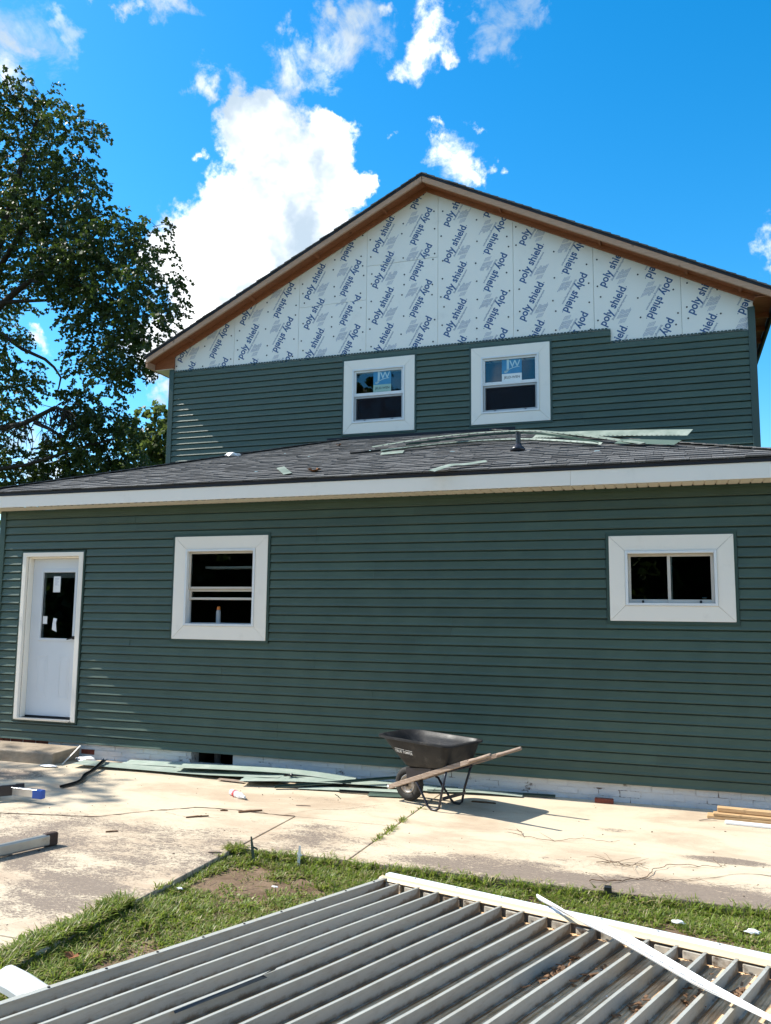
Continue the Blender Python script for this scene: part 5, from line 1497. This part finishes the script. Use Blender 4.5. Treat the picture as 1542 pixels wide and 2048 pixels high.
# sticks and slivers on the concrete
def sliver(loc, l, a, m_, label, w=.02, h=.010):
    m = MB(); r_ = random.Random(l * 99); m.beam((0, 0, h / 2), (l * .55, r_.uniform(-.006, .006), h / 2 + .003), w, h, w2=w * 1.15); m.beam((l * .55, 0, h / 2 + .003), (l, 0, h / 2), w * 1.1, h * .9, w2=w * .5)
    o = m.build('wood_sliver', m_); o.location = loc; o.rotation_euler = (0, 0, a); return tag(o, label, 'wood scrap', 'wood slivers on the concrete')
sliver((-4.17, -2.09, .0), .20, .68, 'wood_chip', 'split brown wood sliver left of the other on the sunny concrete', .018)
sliver((-3.83, -1.75, .0), .22, .70, 'wood_chip', 'reddish wood sliver lying on the long crack', .026, .014)
sliver((-1.93, -.52, .0), .24, .0, 'wood_chip', 'dark brown stick in the shadow behind the wheelbarrow legs', .022, .012)
sliver((-4.02, -1.75, .0), .07, .3, 'wood_chip', 'tiny wood chip beside the long crack', .014)
sliver((-3.46, -1.30, .0), .14, .2, 'lumber_gray', 'thin grey twig-like sliver between bottle and wheelbarrow', .008, .006)
sliver((-3.30, -.72, .0), .20, -.9, 'siding_trim', 'thin green sliver sticking out before the heap', .006, .006)
sliver((-4.52, -2.75, .0), .10, .6, 'wood_chip', 'small brown chip left of the lawn corner', .012)
sliver((-3.42, -2.95, .0), .10, .3, 'lumber_gray', 'grey sliver at the lawn edge', .02)
# fallen vine roots
def vine(pts, r0, seed, br=5):
    r_ = random.Random(seed); m = MB(); P = []
    for (xa, ya), (xb, yb) in zip(pts, pts[1:]):
        for i in range(5): P.append((xa + (xb - xa) * i / 5 + r_.uniform(-.014, .014), ya + (yb - ya) * i / 5 + r_.uniform(-.014, .014), .006 + r_.uniform(0, .012)))
    P.append((*pts[-1], .01)); m.tube(P, [r0 * (1 - .6 * i / len(P)) for i in range(len(P))], 5)
    for _ in range(br):
        p = Vector(r_.choice(P[2:])); d = Vector((r_.uniform(-1, 1), r_.uniform(-1, 1), .05)); d.normalize(); q = [p]
        for _k in range(3): d = (d + Vector((r_.uniform(-.7, .7), r_.uniform(-.7, .7), r_.uniform(-.05, .1)))).normalized(); q.append(q[-1] + d * r_.uniform(.03, .09)); q[-1].z = max(.004, min(.03, q[-1].z))
        m.tube(q, [r0 * .6, r0 * .5, r0 * .4, r0 * .2], 4)
    return m
def gp(u, v): return (u, v)
tag(vine([(-.62, -2.62), (-.42, -2.55), (-.26, -2.42), (-.18, -2.18), (-.05, -2.0), (.12, -1.98), (.27, -1.95), (.32, -1.84)], .0034, 2, 6).build('dry_vine', 'twig'), 'long curving dry vine on the worn concrete by the grass', 'vine')
tag(vine([(-.60, -2.18), (-.46, -2.10), (-.36, -2.16), (-.25, -2.02)], .0030, 5, 16).build('dry_vine', 'twig'), 'tangled clump of dry roots left of the curving vine', 'vine')
tag(vine([(-1.32, -1.42), (-1.22, -1.62), (-1.02, -1.70), (-.78, -1.52), (-.55, -1.55), (-.47, -1.47)], .0026, 8, 4).build('dry_vine', 'twig'), 'thin dry vine on the bright concrete below the barrow shadow', 'vine')
tag(vine([(-.28, -2.42), (-.1, -2.42), (.05, -2.33), (.12, -2.25)], .0022, 9, 2).build('dry_vine', 'twig'), 'short straight root lying on the bare grey concrete', 'vine')
# stakes and litter in the grass
def stake(x, y, hgt, m_, label, lean):
    m = MB(); m.beam((0, 0, 0), (lean * .6, 0, hgt * .6), .022, .006, (0, 1, 0)); m.beam((lean * .6, 0, hgt * .6), (lean, 0, hgt), .022, .005, (0, 1, 0), .012, .004); m.beam((-.012, .004, hgt * .62), (.026, .004, hgt * .55), .012, .005, (0, 1, 0))
    o = m.build('garden_stake', m_); o.location = (x, y, GZ); return tag(o, label, 'stake')
stake(-3.045, -2.92, .20, 'siding_trim', 'broken green strip standing at the lawn corner', -.03)
stake(-2.707, -2.86, .155, 'white_vinyl', 'small white strip standing in the grass edge', .01)
for i, (x, y, s, lab) in enumerate(((-.03, -3.13, .035, 'white crumpled litter in the grass at the right'), (.39, -3.14, .04, 'white litter farthest right in the grass'), (-3.2, -3.68, .022, 'small white litter by the slab edge'), (-2.0, -3.02, .018, 'tiny white litter beside the white gutter end'), (-2.62, -3.42, .02, 'white litter on the bare soil'))):
    crumple('litter', (x, y, GZ + .035), (s * 1.1, s * .45, s * .35), 'clear_plastic', lab, 'litter', i * 3.3 + 1)
ob = MB().box(-.025, .025, -.02, .02, 0, .05).build('black_clip', 'black_plastic'); ob.location = (-.47, -2.78, -.01); tag(bevel(ob, .006), 'small black plastic clip at the edge of the grass', 'clip')
# white curved vinyl off-cut poking out beside the metal sheet
m = MB(); sec = []
for i in range(9):
    a = R(200 * i / 8 - 10); sec.append((.075 * math.cos(a), .062 * math.sin(a)))
sec += [(x * .95, y * .95) for x, y in sec[::-1]]
m.sweep([(0, 0, 0), (-.12, .0, .02), (-.22, -.01, .045), (-.32, -.02, .06)], sec)
o = m.build('downspout_scrap', 'white_vinyl', smooth=False); o.location = (-2.80, -5.38, .0); o.rotation_euler = (0, 0, R(-12)); tag(o, 'curved white vinyl off-cut lying in the grass by the metal sheet', 'scrap')

# ------------------------------------------------------------------ ribbed metal roof sheet turned upside down
C0 = Vector((-1.743, -3.666, .200)); D = Vector((-.3032, -.9515, .0529)).normalized(); E = Vector((.9535, -.3006, .0209)); E = (E - D * E.dot(D)).normalized(); N = E.cross(D); N = N if N.z > 0 else -N
SP = .1391; DEP = .060; LEN = 4.0; NR = 20
sheet = bpy.data.objects.new('metal_roof_sheet', None); COL.objects.link(sheet)
sheet.matrix_world = Matrix(((E.x, D.x, N.x, C0.x), (E.y, D.y, N.y, C0.y), (E.z, D.z, N.z, C0.z), (0, 0, 0, 1)))
tag(sheet, 'grey ribbed metal roof sheet lying rib side up across the grass', 'roof sheet')
m = MB()                                                  # local: x across ribs, y along ribs (toward viewer), z up
m.box(-.012, .0005, -.01, LEN, -DEP - .02, .0); m.box(-.016, .016, -.01, LEN, .0005, .003)
bevel(m.build('edge_flange', 'rib_paint', sheet), .0015)
ribs_ = []
for sd_ in range(6):                                      # rolled ribs, each a little wavy and nicked
    r_ = random.Random(sd_ + 30); m = MB(); ny = 30
    sec = [(-.0012, 0), (-.008, .0004), (-.008, .0032), (.008, .0034), (.0082, .0004), (.0013, 0), (.0013, -DEP + .003), (.012, -DEP + .003), (.012, -DEP), (-.0115, -DEP), (-.0115, -DEP + .003), (-.0012, -DEP + .003)]
    ph = r_.uniform(0, 6)
    for j in range(ny + 1):
        y = LEN * j / ny
        wx = .0022 * math.sin(y * 2.1 + ph) + .0012 * math.sin(y * 5.3 + 2 * ph); dz = .0012 * math.sin(y * 3.1 + ph)
        if r_.random() < .12: wx += r_.uniform(-.004, .004); dz -= r_.uniform(0, .003)
        for x, z in sec: m.v.append((x + wx * (1 + z / DEP * .8), y, z + (dz if z > -.01 else 0)))
    L_ = len(sec)
    for j in range(ny):
        for k in range(L_): k2 = (k + 1) % L_; m.f.append([j * L_ + k, j * L_ + k2, (j + 1) * L_ + k2, (j + 1) * L_ + k]); m.mi.append(0)
    m.f.append(list(range(L_))); m.f.append(list(range(ny * L_, (ny + 1) * L_))); m.mi += [0, 0]
    me = m.mesh('rib', 'rib_paint'); bm = bmesh.new(); bm.from_mesh(me); bmesh.ops.recalc_face_normals(bm, faces=bm.faces); bm.to_mesh(me); bm.free(); ribs_.append(me)
for i in range(1, NR):
    o = link('rib', ribs_[rnd.randrange(6)], sheet, (i * SP + rnd.uniform(-.003, .003), .03 + rnd.uniform(0, .015), 0)); o.rotation_euler = (0, rnd.uniform(-.03, .03), rnd.uniform(-.0015, .0015))
PX = [(-.002, 0)]
for q in range(6): PX += [(.018 + q * .0195, 0), (.022 + q * .0195, .0035), (.026 + q * .0195, 0)]
PX += [(SP + .002, 0)]
for i in range(NR - 1):
    m = MB(); ny = 24; r_ = random.Random(i)
    for j in range(ny + 1):
        y = LEN * j / ny
        for x, z in PX: m.v.append((x, y, z + r_.uniform(-.0007, .0007)))
    for j in range(ny):
        for k in range(len(PX) - 1): q = j * len(PX) + k; m.f.append([q, q + 1, q + 1 + len(PX), q + len(PX)]); m.mi.append(0)
    o = m.build('pan', 'pan_dirt', sheet, smooth=True, fix=False); o.location = (i * SP, .0, -DEP - .004)
m = MB()
for i in range(NR - 1): m.box(i * SP + .016, (i + 1) * SP - .014, -.004 + rnd.uniform(0, .004), .012, -DEP - .002, -DEP + .038 + rnd.uniform(-.006, .006))
tag(bevel(m.build('end_closure', 'closure_foam', sheet), .003), kind='stuff')
m = MB()
for k in range(15): m.tube([(.004, .12 + k * .27, .003), (.004, .12 + k * .27, .0065)], .006, 8)
tag(m.build('screw', 'black_steel', sheet), kind='stuff')
# torn bits of edge metal
m = MB(); m.add([(4 * SP + .002, 1.55, .003), (4 * SP + .03, 1.56, .028), (4 * SP + .006, 1.64, .004)], [(0, 1, 2)]); m.add([(4 * SP + .002, 1.62, .003), (4 * SP + .028, 1.62, -.002), (4 * SP + .012, 2.1, -.005), (4 * SP + .002, 2.1, .002)], [(0, 1, 2, 3)])
m.build('torn_edge', 'black_plastic', sheet, fix=False)
# gutter profile closing the far end
gut = bpy.data.objects.new('white_gutter', None); COL.objects.link(gut)
gut.matrix_world = sheet.matrix_world.copy()
tag(gut, 'long white aluminium gutter edge along the end of the metal sheet', 'gutter')
prof = [(-.092, -.075), (-.094, .010), (-.089, .017), (-.046, .015), (-.043, .006), (-.041, -.014), (-.034, -.014), (-.032, .002), (-.008, -.002), (-.006, -.012), (-.010, -.014), (-.013, -.007), (-.030, -.004), (-.031, -.018), (-.045, -.018), (-.048, .005), (-.052, .011), (-.086, .012), (-.088, -.075)]
def sw(xa, xb, pr, m_, name, par):
    m = MB(); n = 9
    pts = [xa + (xb - xa) * i / n for i in range(n + 1)]
    for x in pts: m.v += [(x, y, z) for y, z in pr]
    L_ = len(pr)
    for i in range(n):
        for j in range(L_): k = (j + 1) % L_; m.f.append([i * L_ + j, i * L_ + k, (i + 1) * L_ + k, (i + 1) * L_ + j])
    m.f.append(list(range(L_))[::-1]); m.f.append(list(range(n * L_, (n + 1) * L_))); m.mi = [0] * len(m.f)
    return m.build(name, m_, par)
sw(-.03, NR * SP, prof, 'gutter_white', 'gutter_trough', gut)
sw(-.03, NR * SP, [(-.030, -.10), (-.030, -.02), (-.027, -.02), (-.027, -.10)], 'pipe_grey', 'inner_wall', gut)
sw(-.045, NR * SP, [(-.031, .0045), (-.030, .0075), (-.002, .0030), (.012, -.010), (.011, -.013), (-.004, .0)], 'gutter_cream', 'gutter_flange', gut)
m = MB()
for k in range(9): m.tube([(.18 + k * .30, -.067, .015), (.18 + k * .30, -.067, .020)], .0055, 8)
tag(m.build('screw', 'dull_aluminium', gut), kind='stuff')
# loose twisted white strip across the sheet
pts = [(-.77, -3.86, .26), (-.60, -4.08, .275), (-.44, -4.24, .285), (-.29, -4.38, .292), (-.14, -4.57, .298), (.06, -4.81, .30), (.31, -5.08, .31), (.52, -5.32, .32)]
wd = [.014, .026, .050, .044, .050, .048, .036, .022]
tw = [.9, .6, .12, -.05, .08, .12, .3, .5]
m = MB()
for i, p in enumerate(pts):
    p = Vector(p); d = (Vector(pts[min(i + 1, 7)]) - Vector(pts[max(i - 1, 0)])).normalized(); sd = d.cross(Vector((0, 0, 1))).normalized(); u = sd.cross(d)
    a = sd * math.cos(tw[i]) + u * math.sin(tw[i]); nn = d.cross(a)
    for s_, h in ((-1, .008), (-.9, .0), (.35, .0), (.40, .004), (.9, .004), (1, .012)): m.v.append(p + a * (s_ * wd[i]) + nn * -h)
for i in range(7):
    for k in range(5): q = i * 6 + k; m.f.append([q, q + 1, q + 7, q + 6]); m.mi.append(0)
o = m.build('white_strip', 'white_vinyl', fix=False); o.modifiers.new('thick', 'SOLIDIFY').thickness = .003
tag(o, 'twisted white vinyl strip thrown diagonally over the metal sheet', 'trim strip')
m = MB()
for i in range(2, 6):
    for f in (.0, .22, .44, .66, .88):
        A = Vector(o.data.vertices[i * 6 + 2].co).lerp(Vector(o.data.vertices[(i + 1) * 6 + 2].co), f); B2 = Vector(o.data.vertices[i * 6 + 2].co).lerp(Vector(o.data.vertices[(i + 1) * 6 + 2].co), f + .09)
        m.beam(A + Vector((0, 0, .0045)), B2 + Vector((0, 0, .0045)), .005, .003)
tag(m.build('nail_slot', 'pipe_grey', o), kind='stuff')
ml = sheet.matrix_world
# bark chips and leaf litter caught between the ribs
m = MB(); r_ = random.Random(4)
for _ in range(150):
    k = r_.choice((10, 10, 10, 10, 11, 14, 15, 13)); y = {10: .62, 11: .5, 14: .42, 15: .3, 13: .75}[k] + r_.gauss(0, .12 if k == 10 else .09)
    if y < .02: continue
    x = k * SP + r_.uniform(.03, SP - .03); l = r_.uniform(.02, .06); a = r_.uniform(-.6, .9) + 1.2; z = -DEP + r_.uniform(0, .022)
    m.beam(ml @ Vector((x, y, z)), ml @ Vector((x + l * math.cos(a), y + l * math.sin(a), z + r_.uniform(-.006, .012))), r_.uniform(.008, .016), .004, (r_.uniform(-.5, .5), 0, 1))
tag(m.build('bark_litter', 'wood_chip'), kind='stuff')
m = MB()
for _ in range(60):
    k = r_.randrange(2, 19); y = abs(r_.gauss(0, .8)); x = k * SP + r_.uniform(.02, SP - .02); p = ml @ Vector((x, y, -DEP + .003)); s_ = r_.uniform(.003, .008)
    m.beam(p, p + Vector((s_, s_ * r_.uniform(-1, 1), 0)), s_, s_ * .5)
tag(m.build('grit', 'paper'), kind='stuff')
